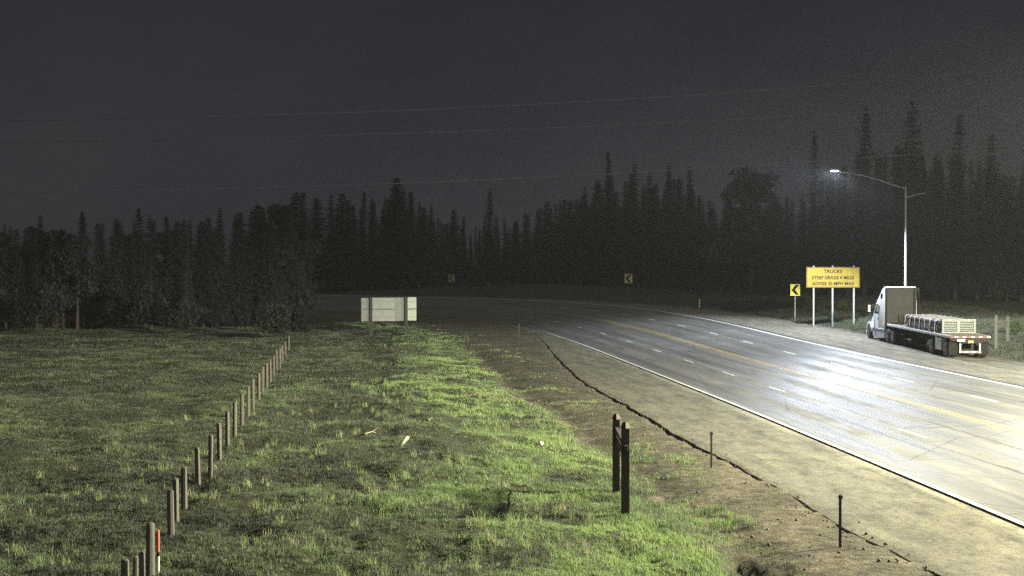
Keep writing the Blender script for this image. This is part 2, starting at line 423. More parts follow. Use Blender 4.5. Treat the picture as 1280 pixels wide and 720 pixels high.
# ---- asphalt (UV: u = metres right of the left edge line, v = metres along)
def asphalt_mat(name, base, dusty, wet):
    m, nt, bs = new_mat(name)
    uv = N(nt, 'ShaderNodeUVMap', uv_map='road')
    sep = N(nt, 'ShaderNodeSeparateXYZ'); nt.links.new(uv.outputs[0], sep.inputs[0])
    u = sep.outputs[0]
    fine = noise(nt, uv.outputs[0], 22, 4, .75)
    mid = noise(nt, uv.outputs[0], 1.0, 5, .65, (1.1, .22, 1))
    strk = noise(nt, uv.outputs[0], 1.0, 5, .6, (3.2, .035, 1))
    big = noise(nt, uv.outputs[0], .11, 4, .6)
    c0 = ramp(nt, fine.outputs[0], [(.25, tuple(x * .55 for x in base)), (.75, tuple(x * 1.5 for x in base))])
    d0 = ramp(nt, mid.outputs[0], [(.3, tuple(x * .5 for x in dusty)), (.48, dusty), (.72, tuple(x * 1.4 for x in dusty))])
    if wet:
        # wheel paths: 2 per 3.68 m lane, period 1.84 m
        w = math_(nt, 'COSINE', math_(nt, 'MULTIPLY', math_(nt, 'SUBTRACT', u, .92), 2 * math.pi / 1.84))
        w = math_(nt, 'MULTIPLY_ADD', w, .5, .5)
        k = math_(nt, 'ADD', math_(nt, 'MULTIPLY', w, .20), math_(nt, 'MULTIPLY', strk.outputs[0], .95))
        k = math_(nt, 'ADD', k, math_(nt, 'MULTIPLY', mid.outputs[0], .42))
        rk = ramp(nt, k, [(.62, (1, 1, 1)), (1.0, (0, 0, 0))])       # 1 = dry & dusty, 0 = polished wet path
        dry = math_(nt, 'MULTIPLY', rk.outputs[0], math_(nt, 'MULTIPLY_ADD', big.outputs[0], .9, .25))
        c = mix(nt, dry, c0.outputs[0], d0.outputs[0])
        # long dark seams and tar lines
        seam = ramp(nt, strk.outputs[0], [(.60, (1, 1, 1)), (.68, (.6, .6, .6)), (.74, (1, 1, 1))])
        c = mix(nt, .8, c, seam.outputs[0], 'MULTIPLY')
        wob = noise(nt, uv.outputs[0], 1.0, 4, .7, (.2, .5, 1))
        uw = math_(nt, 'ADD', u, math_(nt, 'MULTIPLY_ADD', wob.outputs[0], .5, -.25))
        brk = noise(nt, uv.outputs[0], 1.0, 3, .6, (.5, .16, 1))
        for jv, jw in ((3.35, .07), (5.6, .05), (7.435, .05), (11.35, .07), (12.9, .05)):
            dj = math_(nt, 'ABSOLUTE', math_(nt, 'SUBTRACT', uw, jv))
            lm = math_(nt, 'LESS_THAN', dj, math_(nt, 'MULTIPLY', math_(nt, 'SUBTRACT', brk.outputs[0], .36), jw * 5))
            c = mix(nt, math_(nt, 'MULTIPLY', lm, .72), c, (.035, .032, .028))
        vor = N(nt, 'ShaderNodeTexVoronoi'); vor.feature = 'DISTANCE_TO_EDGE'; vor.inputs['Scale'].default_value = 1.0
        mpv = N(nt, 'ShaderNodeMapping'); mpv.inputs['Scale'].default_value = (.23, .19, 1)
        wv = mix(nt, .12, uv.outputs[0], wob.outputs[1], 'ADD')
        nt.links.new(wv, mpv.inputs[0]); nt.links.new(mpv.outputs[0], vor.inputs['Vector'])
        ck = math_(nt, 'LESS_THAN', vor.outputs['Distance'], .007)
        c = mix(nt, math_(nt, 'MULTIPLY', ck, .55), c, (.04, .037, .032))
        ptc = N(nt, 'ShaderNodeTexVoronoi'); ptc.inputs['Scale'].default_value = 1.0
        mpp = N(nt, 'ShaderNodeMapping'); mpp.inputs['Scale'].default_value = (.27, .045, 1)
        nt.links.new(uv.outputs[0], mpp.inputs[0]); nt.links.new(mpp.outputs[0], ptc.inputs['Vector'])
        pr_ = ramp(nt, ptc.outputs['Color'], [(0, (.78, .78, .80)), (.5, (1, 1, 1)), (1, (1.16, 1.13, 1.06))])
        c = mix(nt, .8, c, pr_.outputs[0], 'MULTIPLY')
        rr = N(nt, 'ShaderNodeMapRange'); rr.inputs[3].default_value = wet[0]; rr.inputs[4].default_value = wet[1]
        nt.links.new(dry, rr.inputs[0]); nt.links.new(rr.outputs[0], bs.inputs['Roughness'])
        bump(nt, bs, math_(nt, 'ADD', fine.outputs[0], mid.outputs[0]), .25, .01)
    else:
        rs = ramp(nt, strk.outputs[0], [(.4, (.88, .88, .88)), (.7, (1.08, 1.08, 1.06))])
        c = mix(nt, math_(nt, 'MULTIPLY_ADD', big.outputs[0], .7, .35), c0.outputs[0], d0.outputs[0])
        c = mix(nt, .8, c, rs.outputs[0], 'MULTIPLY')
        pits = ramp(nt, fine.outputs[0], [(.3, (.45, .45, .45)), (.52, (1, 1, 1)), (.75, (1.25, 1.25, 1.2))])
        c = mix(nt, .85, c, pits.outputs[0], 'MULTIPLY')
        grit = noise(nt, uv.outputs[0], 5.5, 5, .75)
        gr = ramp(nt, grit.outputs[0], [(.3, (.5, .5, .46)), (.5, (1, 1, 1)), (.7, (1.4, 1.38, 1.28))])
        st_ = noise(nt, uv.outputs[0], 1.0, 6, .7, (1.6, .9, 1))
        sr_ = ramp(nt, st_.outputs[0], [(.34, (.55, .56, .50)), (.5, (1, 1, 1)), (.66, (1.25, 1.22, 1.1))])
        c = mix(nt, .9, c, sr_.outputs[0], 'MULTIPLY')
        c = mix(nt, .9, c, gr.outputs[0], 'MULTIPLY')
        bs.inputs['Roughness'].default_value = .8
        bump(nt, bs, math_(nt, 'ADD', fine.outputs[0], mid.outputs[0]), .6, .02)
    bs.inputs['Specular IOR Level'].default_value = .13
    nt.links.new(c, bs.inputs['Base Color'])
    return m
MAT['asphalt'] = asphalt_mat('road_asphalt', (.098, .100, .103), (.185, .178, .146), (.46, .85))
MAT['shoulder'] = asphalt_mat('shoulder_asphalt', (.10, .097, .074), (.168, .160, .112), None)
MAT['layby'] = asphalt_mat('lay_by_asphalt', (.10, .10, .095), (.19, .175, .14), None)

def paint_mat(name, a, b, thr=(.34, .44)):
    m, nt, bs = new_mat(name)
    uv = N(nt, 'ShaderNodeUVMap', uv_map='road')
    n = noise(nt, uv.outputs[0], 1.0, 6, .75, (9, 1.6, 1))
    r = ramp(nt, n.outputs[0], [(thr[0], b), (thr[1], a)])
    nt.links.new(r.outputs[0], bs.inputs['Base Color'])
    bs.inputs['Roughness'].default_value = .5
    return m
MAT['paint_white'] = paint_mat('white_road_paint', (.66, .66, .63), (.30, .29, .26))
MAT['paint_yellow'] = paint_mat('yellow_road_paint', (.50, .35, .09), (.24, .19, .09))
MAT['paint_faint'] = paint_mat('worn_road_paint', (.46, .42, .30), (.18, .165, .12), (.4, .6))
MAT['tar'] = simple('tar_seal', (.02, .02, .02), (.05, .045, .04), 3, .5, coord='Generated')

# ------------------------------------------------------------------ ground sheet
def axis(parts):
    out = []
    for a, b, st in parts: out += list(np.arange(a, b, st))
    return np.array(out + [parts[-1][1]])
gx = axis([(-700, -160, 30), (-160, -60, 4), (-60, -24, 1.0), (-24, 12, .22), (12, 24, .8), (24, 48, .6), (48, 120, 4), (120, 700, 29)])
gy = axis([(-60, 10, 5), (10, 24, 1), (24, 60, .22), (60, 100, .5), (100, 160, 1.0), (160, 300, 4), (300, 1500, 60)])
GX, GY = np.meshgrid(gx, gy)
gzv, gs_, gv_, gev, grv, ggr, ggd, gon = ground_all(GX, GY)
me = grid_mesh('ground', np.stack([GX, GY, gzv.reshape(GX.shape)], -1))
at = me.attributes.new('grass', 'FLOAT', 'POINT'); at.data.foreach_set('value', ggr.astype(np.float32))
tag(link('ground', me, MAT['ground'], smooth=True), kind='structure')

# ------------------------------------------------------------------ road sheets
S = np.arange(0, NS - 2, 1.0)
def road_pt(s, v, dz):
    s = np.asarray(s, float); v = np.asarray(v, float)
    i = np.arange(NS)
    px = np.interp(s, i, ST[:, 0]) + np.interp(s, i, NR[:, 0]) * v
    py = np.interp(s, i, ST[:, 1]) + np.interp(s, i, NR[:, 1]) * v
    return np.stack([px, py, road_z(s, v) + dz], -1)

def uv_road(me, s, v):
    uvl = me.uv_layers.new(name='road')
    vi = np.empty(len(me.loops), np.int32); me.loops.foreach_get('vertex_index', vi)
    uvl.data.foreach_set('uv', np.stack([v.ravel()[vi], s.ravel()[vi]], -1).astype(np.float32).ravel())

def strip(name, mat, s, v, dz, skirt=0.0, parent=None, roll=0.0):
    """s (n,) stations, v (n,m) offsets: a top sheet, with a skirt down both sides when asked"""
    s2 = np.repeat(s[:, None], v.shape[1], 1)
    P = road_pt(s2, v, dz)
    if roll: P[..., 2] -= roll * np.exp(-((v - v[:, :1]) / .22) ** 2) * (1 - .6 * sstep(44, 54, P[..., 1]))
    if skirt:
        lo = P[:, :1].copy(); lo[..., 2] -= skirt
        hi = P[:, -1:].copy(); hi[..., 2] -= skirt
        P = np.concatenate([lo, P, hi], 1)
        v = np.concatenate([v[:, :1], v, v[:, -1:]], 1); s2 = np.repeat(s[:, None], v.shape[1], 1)
    me = grid_mesh(name, P)
    uv_road(me, s2, v)
    return tag(link(name, me, mat, parent), kind='structure')

Sf = np.arange(0, 260, .33)                                    # finer for the ragged edge
Sfull = np.r_[Sf, np.arange(260, NS - 2, 1.0)]
ev = edge_v(Sfull)
strip('shoulder', MAT['shoulder'], Sfull, ev[:, None] + (-.16 - ev[:, None]) * np.r_[0, .02, .04, .06, .09, np.linspace(.15, 1, 9)][None], 0.0, .16, None, .04)
strip('road', MAT['asphalt'], S, np.repeat(np.r_[np.linspace(-.18, 14.7, 40), 15.0][None], len(S), 0), .024, .035)
rv = right_v(Sfull)
strip('lay_by', MAT['layby'], Sfull, 15.02 + (rv[:, None] - 15.02) * np.linspace(0, 1, 16)[None], .02, .10)

def line(name, mat, v0, v1, s0, s1, dz=.030):
    s = np.r_[s0, np.arange(math.ceil(s0 + 1e-6), s1, 1.0), s1]
    return strip(name, mat, s, np.repeat(np.array([[v0, v1]]), len(s), 0), dz)

def s_of(Y, v):                                                 # station whose point at offset v has this Y
    p = road_pt(S, np.full(len(S), v), 0)
    return float(np.interp(Y, p[:260, 1], S[:260]))

line('edge_line', MAT['paint_white'], -.09, .09, 1, NS - 4)
line('edge_line', MAT['paint_white'], 14.45, 14.62, 1, NS - 4)
line('tar_seam', MAT['tar'], 14.74, 14.94, 40, 260, .028)
line('centre_line', MAT['paint_yellow'], 7.27, 7.36, 1, NS - 4)
line('centre_line', MAT['paint_yellow'], 7.51, 7.60, 1, NS - 4)
line('lay_by_line', MAT['paint_faint'], 18.5, 18.66, s_of(40, 18.5), s_of(84, 18.5), .028)

def dashes(name, v, Ys, L=2.9):
    V = []; Fc = []; SS = []; VV = []
    for Y in Ys:
        c = s_of(Y, v)
        for k in range(3):
            a, b = c - L / 2 + L * k / 3, c - L / 2 + L * (k + 1) / 3
            q = [(a, v - .06), (b, v - .06), (b, v + .06), (a, v + .06)]
            n = len(V)
            for ss, vv in q:
                V.append(road_pt(ss, vv, .031)); SS.append(ss); VV.append(vv)
            Fc.append((n, n + 3, n + 2, n + 1))
    me = np_mesh(name, np.array(V), np.array(Fc).ravel(), np.full(len(Fc), 4))
    uv_road(me, np.array(SS), np.array(VV))
    return tag(link(name, me, MAT['paint_white']), kind='structure')
dashes('lane_dashes', 3.72, [30, 40.5, 51, 60, 69.8, 80, 91, 102, 114, 127, 141, 156, 172])
dashes('lane_dashes', 11.0, [41, 51.5, 62, 72, 82.5, 93, 104, 115, 127, 140, 154, 168, 184])

# ------------------------------------------------------------------ grass (uncountable: one object)
def blades(cx, cy, n_per, spread, h, w, tint, segs):
    nt = len(cx); n = nt * n_per
    x = np.repeat(cx, n_per) + RNG.normal(0, 1, n) * np.repeat(spread, n_per)
    y = np.repeat(cy, n_per) + RNG.normal(0, 1, n) * np.repeat(spread, n_per)
    hh = np.repeat(h, n_per) * RNG.uniform(.45, 1.15, n)
    ww = np.repeat(w, n_per) * RNG.uniform(.7, 1.3, n)
    t = np.clip(np.repeat(tint, n_per) + RNG.normal(0, .10, n), 0, 1)
    z, s, v, ev, rv, gr, gd, on = ground_all(x, y)
    ok = ~on & (v < ev - .02) | (v > rv + .1)
    x, y, z, hh, ww, t = x[ok], y[ok], z[ok], hh[ok], ww[ok], t[ok]
    n = len(x)
    a = RNG.uniform(0, 2 * np.pi, n); b = RNG.uniform(0, 2 * np.pi, n)
    lean = hh * RNG.uniform(.15, .75, n)
    dx, dy = np.cos(a) * ww / 2, np.sin(a) * ww / 2
    lx, ly = np.cos(b) * lean, np.sin(b) * lean
    if segs == 1:
        V = np.stack([np.c_[x - dx, y - dy, z - .02], np.c_[x + dx, y + dy, z - .02], np.c_[x + lx, y + ly, z + hh * .9]], 1)
        base = np.arange(n)[:, None] * 3
        return V.reshape(-1, 3), (base + [0, 1, 2]).ravel(), np.full(n, 3), np.repeat(t, 3)
    m = .5
    V = np.stack([np.c_[x - dx, y - dy, z - .02], np.c_[x + dx, y + dy, z - .02],
                  np.c_[x + lx * .25 + dx * .8, y + ly * .25 + dy * .8, z + hh * .6], np.c_[x + lx * .25 - dx * .8, y + ly * .25 - dy * .8, z + hh * .6],
                  np.c_[x + lx, y + ly, z + hh * .9]], 1)
    base = np.arange(n)[:, None] * 5
    f = np.concatenate([base + [0, 1, 2, 3], base + [3, 2, 4]], 1)
    return V.reshape(-1, 3), f.ravel(), np.tile([4, 3], n), np.repeat(t, 5)

parts = []
def grass_zone(x0, x1, y0, y1, tufts_m2, n_per, spread, h, w, segs, fan=True, right=False):
    n = int((x1 - x0) * (y1 - y0) * tufts_m2)
    x = RNG.uniform(x0, x1, n); y = RNG.uniform(y0, y1, n)
    if fan:
        k = np.abs(x) < y * .40 + 2.5; x, y = x[k], y[k]
    z, s, v, ev, rv, gr, gd, on = ground_all(x, y)
    clump = fbm(x * .55, y * .42, 61, 4)
    bare = sstep(.33, .50, fbm(x * .8, y * .45, 63, 4) + .04 * (x < -4))
    path = 1 - .95 * np.exp(-((x + .9 + .087 * y + (fbm(y * .1, y * 0, 71, 2) - .5) * 2) / (.45 + .012 * y)) ** 2) * sstep(.38, .52, fbm(x * 1.1, y * .5, 72, 3))
    side = (v > rv) if right else (v < ev)
    keep = RNG.uniform(0, 1, n if not fan else len(x)) < gr * (.30 + .70 * bare) * path * side
    # thin weeds out on the dirt
    if not right:
        keep |= (RNG.uniform(0, 1, len(x)) < .30 * sstep(.50, .66, fbm(x * .7, y * .4, 66, 3)) * sstep(-5.5, -1, gd)) & side & (gr < .6)
    x, y, clump, gd = x[keep], y[keep], clump[keep], gd[keep]
    hh = h * (.30 + 1.7 * clump ** 1.6) * (1 + .35 * (fbm(x * 1.7, y * 1.3, 67, 2) - .5))
    tint = .72 * fbm(x * .35, y * .25, 64, 4) + .10 * sstep(.4, .7, fbm(x * .62, y * .38, 35, 3)) - .02 + .25 * (fbm(x * 2.2, y * 2.2, 65, 2) - .5) + .14 * sstep(9, 0, gd)  # turf near the boundary tinted brighter, standing in for lamplight
    tint = tint - .20 * sstep(.54, .36, fbm(x * .75, y * .42, 91, 3)) * (0 if right else 1)  # soft shading of the turf put into the tint as dark blotches
    if right: tint = tint * .12  # right bank coloured darker, standing in for the missing light
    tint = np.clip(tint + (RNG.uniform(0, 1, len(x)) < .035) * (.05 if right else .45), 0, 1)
    tint = tint * (.58 + .50 * sstep(8.5, 2.5, gd + (fbm(x * .3, y * .2, 68, 2) - .5) * 4)) + .0  # lamp falloff tinted in: blades duller farther left of the boundary
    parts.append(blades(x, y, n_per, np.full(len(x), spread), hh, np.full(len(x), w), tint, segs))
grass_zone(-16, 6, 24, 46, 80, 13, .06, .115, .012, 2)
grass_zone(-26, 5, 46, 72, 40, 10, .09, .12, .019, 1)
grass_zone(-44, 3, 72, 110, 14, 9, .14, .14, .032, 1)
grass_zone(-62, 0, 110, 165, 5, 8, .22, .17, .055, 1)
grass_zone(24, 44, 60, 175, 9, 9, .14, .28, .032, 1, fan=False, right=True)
def tall_tufts(n):                                              # taller dry seed stalks standing in the turf
    x = RNG.uniform(-14, 4.5, n); y = 26 + 50 * RNG.uniform(0, 1, n) ** 1.3
    z, s, v, ev, rv, gr, gd, on = ground_all(x, y)
    k = (gr > .5) & (np.abs(x) < y * .4 + 1) & (fbm(x * .4, y * .3, 81, 3) > .47); x, y = x[k], y[k]
    parts.append(blades(x, y, 16, np.full(len(x), .07), RNG.uniform(.16, .38, len(x)), np.full(len(x), .011), RNG.uniform(.45, .95, len(x)), 2))
tall_tufts(900)
V = np.concatenate([p[0] for p in parts]); off = np.cumsum([0] + [len(p[0]) for p in parts[:-1]])
Fl = np.concatenate([p[1] + o for p, o in zip(parts, off)]); Cn = np.concatenate([p[2] for p in parts])
me = np_mesh('grass', V, Fl, Cn)
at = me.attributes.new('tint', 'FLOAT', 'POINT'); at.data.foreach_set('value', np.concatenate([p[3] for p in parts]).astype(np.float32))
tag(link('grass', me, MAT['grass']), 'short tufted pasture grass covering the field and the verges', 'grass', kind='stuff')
print('grass faces', len(Cn))

# clods and loose stones on the dirt verge (uncountable gravel)
def gravel():
    n = 3200
    x = RNG.uniform(-6, 9, n); y = 26 + 80 * RNG.uniform(0, 1, n) ** 1.8
    z, s, v, ev, rv, gr, gd, on = ground_all(x, y)
    k = (gr < .6) & (v < ev - .05); x, y, z = x[k], y[k], z[k]
    bm = bmesh.new(); bmesh.ops.create_icosphere(bm, subdivisions=1, radius=1)
    bv = np.array([q.co[:] for q in bm.verts]); bf = np.array([[q.index for q in f.verts] for f in bm.faces]); bm.free()
    n2 = 900; si = RNG.uniform(45, 150, n2); vi = edge_v(si) + RNG.normal(-.12, .28, n2)
    ed = road_pt(si, vi, 0); zz = np.where(vi > edge_v(si), ed[:, 2], ground_all(ed[:, 0], ed[:, 1])[0])
    x, y, z = np.r_[x, ed[:, 0]], np.r_[y, ed[:, 1]], np.r_[z, zz]
    m = len(x)
    r = .010 + .040 * RNG.uniform(0, 1, m) ** 5
    P = bv[None] * (r[:, None, None] * RNG.uniform(.6, 1.3, (m, 1, 3))) * RNG.uniform(.8, 1.2, (m, len(bv), 1)) + np.stack([x, y, z + r * .3], -1)[:, None]
    Fi = (bf[None] + (np.arange(m) * len(bv))[:, None, None]).reshape(-1)
    me = np_mesh('gravel', P.reshape(-1, 3), Fi, np.full(len(Fi) // 3, 3))
    tag(link('gravel', me, simple('gravel_stone', (.15, .12, .085), (.08, .066, .05), 4, .9)), 'loose stones and clods scattered over the bare dirt verge', 'gravel', kind='stuff')
gravel()

# ------------------------------------------------------------------ pixel -> place (to read sizes off the photograph once)
def at_px(px, py=None, Y=None):
    if Y is None:
        z = 0.0
        for _ in range(25):
            Y = F * (H - z) / (py - YH)
            z = .5 * z + .5 * gz((px - 640) * Y / F, Y)
    return Vector(((px - 640) * Y / F, Y, 0))

# ------------------------------------------------------------------ fence posts
POSTS = [(155, 775, 702, .078), (168, 768, 697, .05), (178, 762, 692, .05), (187, 722, 656, .085), (213, 671, 615, .082), (219, 655, 600, .078), (229.5, 637, 585, .08), (247, 606, 561, .075),
         (262, 599, 545, .07), (274, 578, 530, .075), (284, 557, 516, .075), (293, 546, 503, .08), (302, 533, 494, .08), (310, 521, 484, .07),
         (316, 513, 474.5, .075), (323, 500, 467, .085), (328, 491, 459, .085), (333, 485, 455, .085), (338, 478, 450, .07), (342, 471, 445, .07),
         (346, 463, 438.5, .085), (350, 461, 436, .07), (353, 452, 432, .085), (357, 446, 428, .07), (360.5, 438, 420, .08)]
ORD = ['nearest', 'second', 'third', 'fourth', 'fifth', 'sixth', 'seventh', 'eighth', 'ninth', 'tenth', 'eleventh', 'twelfth', 'thirteenth', 'fourteenth',
       'fifteenth', 'sixteenth', 'seventeenth', 'eighteenth', 'nineteenth', 'twentieth', 'twenty-first', 'twenty-second', 'twenty-third', 'twenty-fourth', 'farthest']
for i, (px, yb, yt, r) in enumerate(POSTS):
    p = at_px(px, yb)
    zg = gz(p.x, p.y)
    h = (yb - yt) * p.y / F
    b = MB()
    n = 9; lean = (random.uniform(-.03, .03), random.uniform(-.03, .03))
    k0 = Vector((0, 0, -.25)); k1 = Vector((lean[0], lean[1], h))
    b.tube(k0, k1, r * 1.05, r * .95, n)
    b.tube(k1, k1 + Vector((0, 0, .03)), r * .95, r * .55, n)
    b.wobble(.008, seed=i)
    o = b.build('fence_post', MAT['post_wood'], smooth=True)
    o.location = (p.x, p.y, zg)
    o.rotation_euler.z = random.uniform(0, 6)
    if i in (1, 2):
        lab = 'thin brace stake just left of the orange marker, ' + ('the left one of the pair' if i == 1 else 'the right one of the pair')
    elif i == 0: lab = 'short wooden fence post nearest to the bottom left, half out of the picture'
    elif i == 3: lab = 'grey wooden fence post standing just left of the orange and white marker'
    elif i == len(POSTS) - 1: lab = 'weathered fence post at the far dark end of the field row'
    else: lab = 'weathered wooden fence post, %s in the row beyond the orange marker' % (['first'] + ORD[1:])[i - 4]
    tag(o, lab, 'fence post', 'posts of the field fence running into the dark')

# orange and white utility marker
p = at_px(196.5, 718); zg = gz(p.x, p.y)
t = tag(empty('utility_marker', (p.x, p.y, zg)), 'slim round marker stake with orange upper half and white lower half', 'marker')
sc = p.y / F
MB().lathe([(-.2, .03), (22 * sc, .03)], (0, 0, 0), 'z', 12).build('lower_tube', MAT['marker_white'], t, True)
MB().lathe([(22 * sc, .033), (27 * sc, .033)], (0, 0, 0), 'z', 12).build('band', MAT['black'], t, True)
MB().lathe([(27 * sc, .031), (54 * sc, .031), (55 * sc, .012)], (0, 0, 0), 'z', 12).build('upper_tube', MAT['marker_orange'], t, True)

# ------------------------------------------------------------------ delineators
for px, yb, yt, lab, c in [(1051, 685, 619, 'dark slim road delineator nearest the camera, on the paved shoulder edge', 0),
                           (889.5, 585, 540, 'dark slim delineator post on the dirt just beyond the two brown posts', 0),
                           (700, 479, 457, 'slim delineator post at the bend of the broken pavement edge', 0),
                           (649, 423, 405, 'farthest slim delineator on the left verge where the road bends', 0)]:
    p = at_px(px, yb); zg = gz(p.x, p.y); h = (yb - yt) * p.y / F
    t = tag(empty('delineator', (p.x, p.y, zg)), lab, 'delineator', 'slim delineators along the left verge')
    w = .03 if p.y < 60 else .04
    MB().prism([(-w, -.012), (w, -.012), (w, .012), (.012, .012), (.008, .03), (-.008, .03), (-.012, .012), (-w, .012)], -.2, h, axis='z').build('post', MAT['dark_post'], t)
    MB().lathe([(-.02, .001), (-.02, .052), (.012, .052), (.016, .04), (.016, .001)], (0, -.02, h - .05), 'y', 16).build('reflector', MAT['dark_post'], t, True)
s0 = s_of(168, 23.4); q = road_pt(s0, 23.4, 0); zg = gz(q[0], q[1])
p = Vector((q[0], q[1], 0))
t = tag(empty('delineator', (p.x, p.y, zg)), 'tiny pale delineator on the far side of the road, in front of the forest', 'delineator')
MB().box((0, 0, .5), (.07, .03, 1.2)).build('post', MAT['galv'], t)
MB().lathe([(-.02, .001), (-.02, .05), (.01, .05), (.01, .001)], (0, -.03, 1.0), 'y', 12).build('reflector', MAT['marker_white'], t, True)

# ------------------------------------------------------------------ edge-on brown sign frames
def board_sign(name, pa, pb, ha, hb, mat, lab, w=.2):
    """two posts pa (far) and pb (near) with a top beam and a hanging board between them"""
    t = tag(empty(name, (pb.x, pb.y, gz(pb.x, pb.y))), lab, 'sign')
    z0 = t.location.z
    d = Vector((pa.x - pb.x, pa.y - pb.y, 0)); L = d.length
    rot = Matrix.Rotation(math.atan2(d.y, d.x), 4, 'Z')
    for q, h in ((Vector((0, 0, 0)), hb), (d, ha)):
        b = MB()
        b.box((q.x, q.y, h / 2 - .2), (w, w, h + .2), rot, .012)
        b.tube((q.x, q.y, h - .09), (q.x, q.y, h + .06), w * .66, w * .3, 4)
        b.build('post', mat, t)
    m = d / 2
    hb2 = min(ha, hb)
    MB().box((m.x, m.y, hb2 - .36), (L + .5, .10, .12), rot, .01).build('beam', mat, t)
    MB().box((m.x, m.y, hb2 - .62), (L - w - .1, .04, .20), rot, .01).build('board', mat, t)
    return t
board_sign('board_sign', at_px(770.5, 619), at_px(782, 645), 2.06, 2.26, MAT['brown_wood'],
           'dark brown wooden sign seen edge on, two posts one behind the other')
pb = at_px(1245.5, Y=93); pa = at_px(1260, Y=95.0)
board_sign('board_sign', pa, pb, 2.15, 2.25, MAT['grey_wood'], 'grey wooden sign frame on two posts behind the rear of the flatbed truck', .18)

# ------------------------------------------------------------------ back of the big guide sign
t = tag(empty('guide_sign', (-12.3, 134.3, gz(-12.3, 134.3))), 'large pale rectangular sign seen from behind on two dark posts', 'sign')
Y0 = 134.6; k = Y0 / F
def sx(px): return (px - 640) * k + 12.3
def sz(py): return H - (py - YH) * k - t.location.z
def panel(x0, x1, y0, y1, mat, dy=0):
    MB().box(((sx(x0) + sx(x1)) / 2, .3 + dy, (sz(y0) + sz(y1)) / 2), (sx(x1) - sx(x0) - .015, .05, sz(y0) - sz(y1) - .02), bev=.004).build('panel', mat, t)
panel(451.5, 465, 372.3, 386.3, MAT['alu_dull']); panel(451.5, 465, 386.6, 401.8, MAT['alu_dull'])
panel(465, 494, 372, 386.2, MAT['alu']); panel(465, 494, 386.6, 401.6, MAT['alu'])
panel(494, 507, 371.8, 401.3, MAT['alu_dull'])
panel(507, 520.5, 371.4, 385.8, MAT['alu_bright']); panel(507, 520.5, 386.2, 400.8, MAT['alu_bright'])
b = MB()
for yy in (377, 387, 396): b.box((0, .262, sz(yy)), (5.35, .028, .05))
b.build('rail', MAT['alu_dull'], t)
for px in (464, 508):
    MB().box((sx(px), .11, sz(372) / 2 - .2), (.26, .22, sz(372) + .5), bev=.01).build('post', MAT['dark_post'], t)

# ------------------------------------------------------------------ text to mesh
def text_obj(name, body, size, mat, parent, loc, bold=.0, align='CENTER', sxx=1.0):
    cu = bpy.data.curves.new('lettering', 'FONT')
    cu.body = body; cu.size = size; cu.align_x = align; cu.align_y = 'CENTER'; cu.extrude = .004; cu.offset = bold
    tmp = bpy.data.objects.new('tmp', cu); COL.objects.link(tmp)
    dg = bpy.context.evaluated_depsgraph_get()
    me = bpy.data.meshes.new_from_object(tmp.evaluated_get(dg))
    bpy.data.objects.remove(tmp); bpy.data.curves.remove(cu)
    M = Matrix.Rotation(R(90), 4, 'X') @ Matrix.Diagonal((sxx, 1, 1, 1))
    me.transform(M)
    me.materials.clear()
    o = link(name, me, mat, parent); o.location = loc
    return o

# ------------------------------------------------------------------ yellow truck warning sign
Y0 = 121.0; k = Y0 / F
cx = (1041.3 - 640) * k
zg = gz(cx, Y0)
t = tag(empty('warning_sign', (cx, Y0, zg), R(3)), 'wide yellow sign warning trucks of a steep grade, on three steel posts', 'sign')
W = 67.5 * k; z1 = H - (334 - YH) * k - zg; z0 = H - (359.5 - YH) * k - zg
MB().box((0, 0, (z0 + z1) / 2), (W, .05, z1 - z0), bev=.006).build('panel', MAT['sign_yellow'], t)
b = MB(); e = .05
for zz in (z0 + e, z1 - e): b.box((0, -.028, zz), (W - 2 * e, .006, .035))
for xx in (-W / 2 + e, W / 2 - e): b.box((xx, -.0285, (z0 + z1) / 2), (.035, .006, z1 - z0 - 2 * e - .04))
b.build('border', MAT['black'], t)
zc = (z0 + z1) / 2; hh = (z1 - z0)
text_obj('lettering', 'TRUCKS', .40, MAT['black'], t, (0, -.03, zc + hh * .29), .009, sxx=1.1)
text_obj('lettering', 'STEEP GRADE 6 MILES', .40, MAT['black'], t, (0, -.03, zc - hh * .02), .009, sxx=.99)
text_obj('lettering', 'ADVISE 35 MPH MAX', .40, MAT['black'], t, (0, -.03, zc - hh * .31), .009, sxx=1.03)
for px in (1017, 1041, 1068):
    xx = (px - 1041.3) * k
    zz = gz(cx + xx, Y0 + .1) - zg
    MB().box((xx, .12, (z1 + zz) / 2 - .02), (.13, .18, z1 - zz + .3), bev=.008).build('post', MAT['galv'], t)
    MB().box((xx, .06, z1 + .05), (.07, .06, .1)).build('clip', MAT['galv'], t)

# ------------------------------------------------------------------ chevrons
def chevron(px, yt, yb, ybase, wpx, Y, lab, mat, rz, postmat):
    k = Y / F
    x = (px - 640) * k; zg = gz(x, Y)
    t = tag(empty('chevron_sign', (x, Y, zg), rz), lab, 'road sign', 'curve chevrons along the outside of the bend')
    z1 = H - (yt - YH) * k - zg; z0 = H - (yb - YH) * k - zg; w = wpx * k
    MB().box((0, 0, (z0 + z1) / 2), (w, .03, z1 - z0), bev=.004).build('panel', mat, t)
    zc = (z0 + z1) / 2; h = (z1 - z0) * .86 / 2; q = w * .40; a = w * .36
    MB().prism([(-q, zc), (q - a, zc + h), (q, zc + h), (q - (2 * q - a) , zc), (q, zc - h), (q - a, zc - h)], -.022, -.0165, axis='y').build('chevron', MAT['black'], t)
    MB().box((0, .05, z1 / 2 - .15), (.06, .05, z1 + .3)).build('post', postmat, t)
chevron(994, 355.2, 369.5, 391, 12.3, 129, 'bright yellow chevron sign beside the truck warning sign', MAT['chev_yellow'], R(6), MAT['galv'])
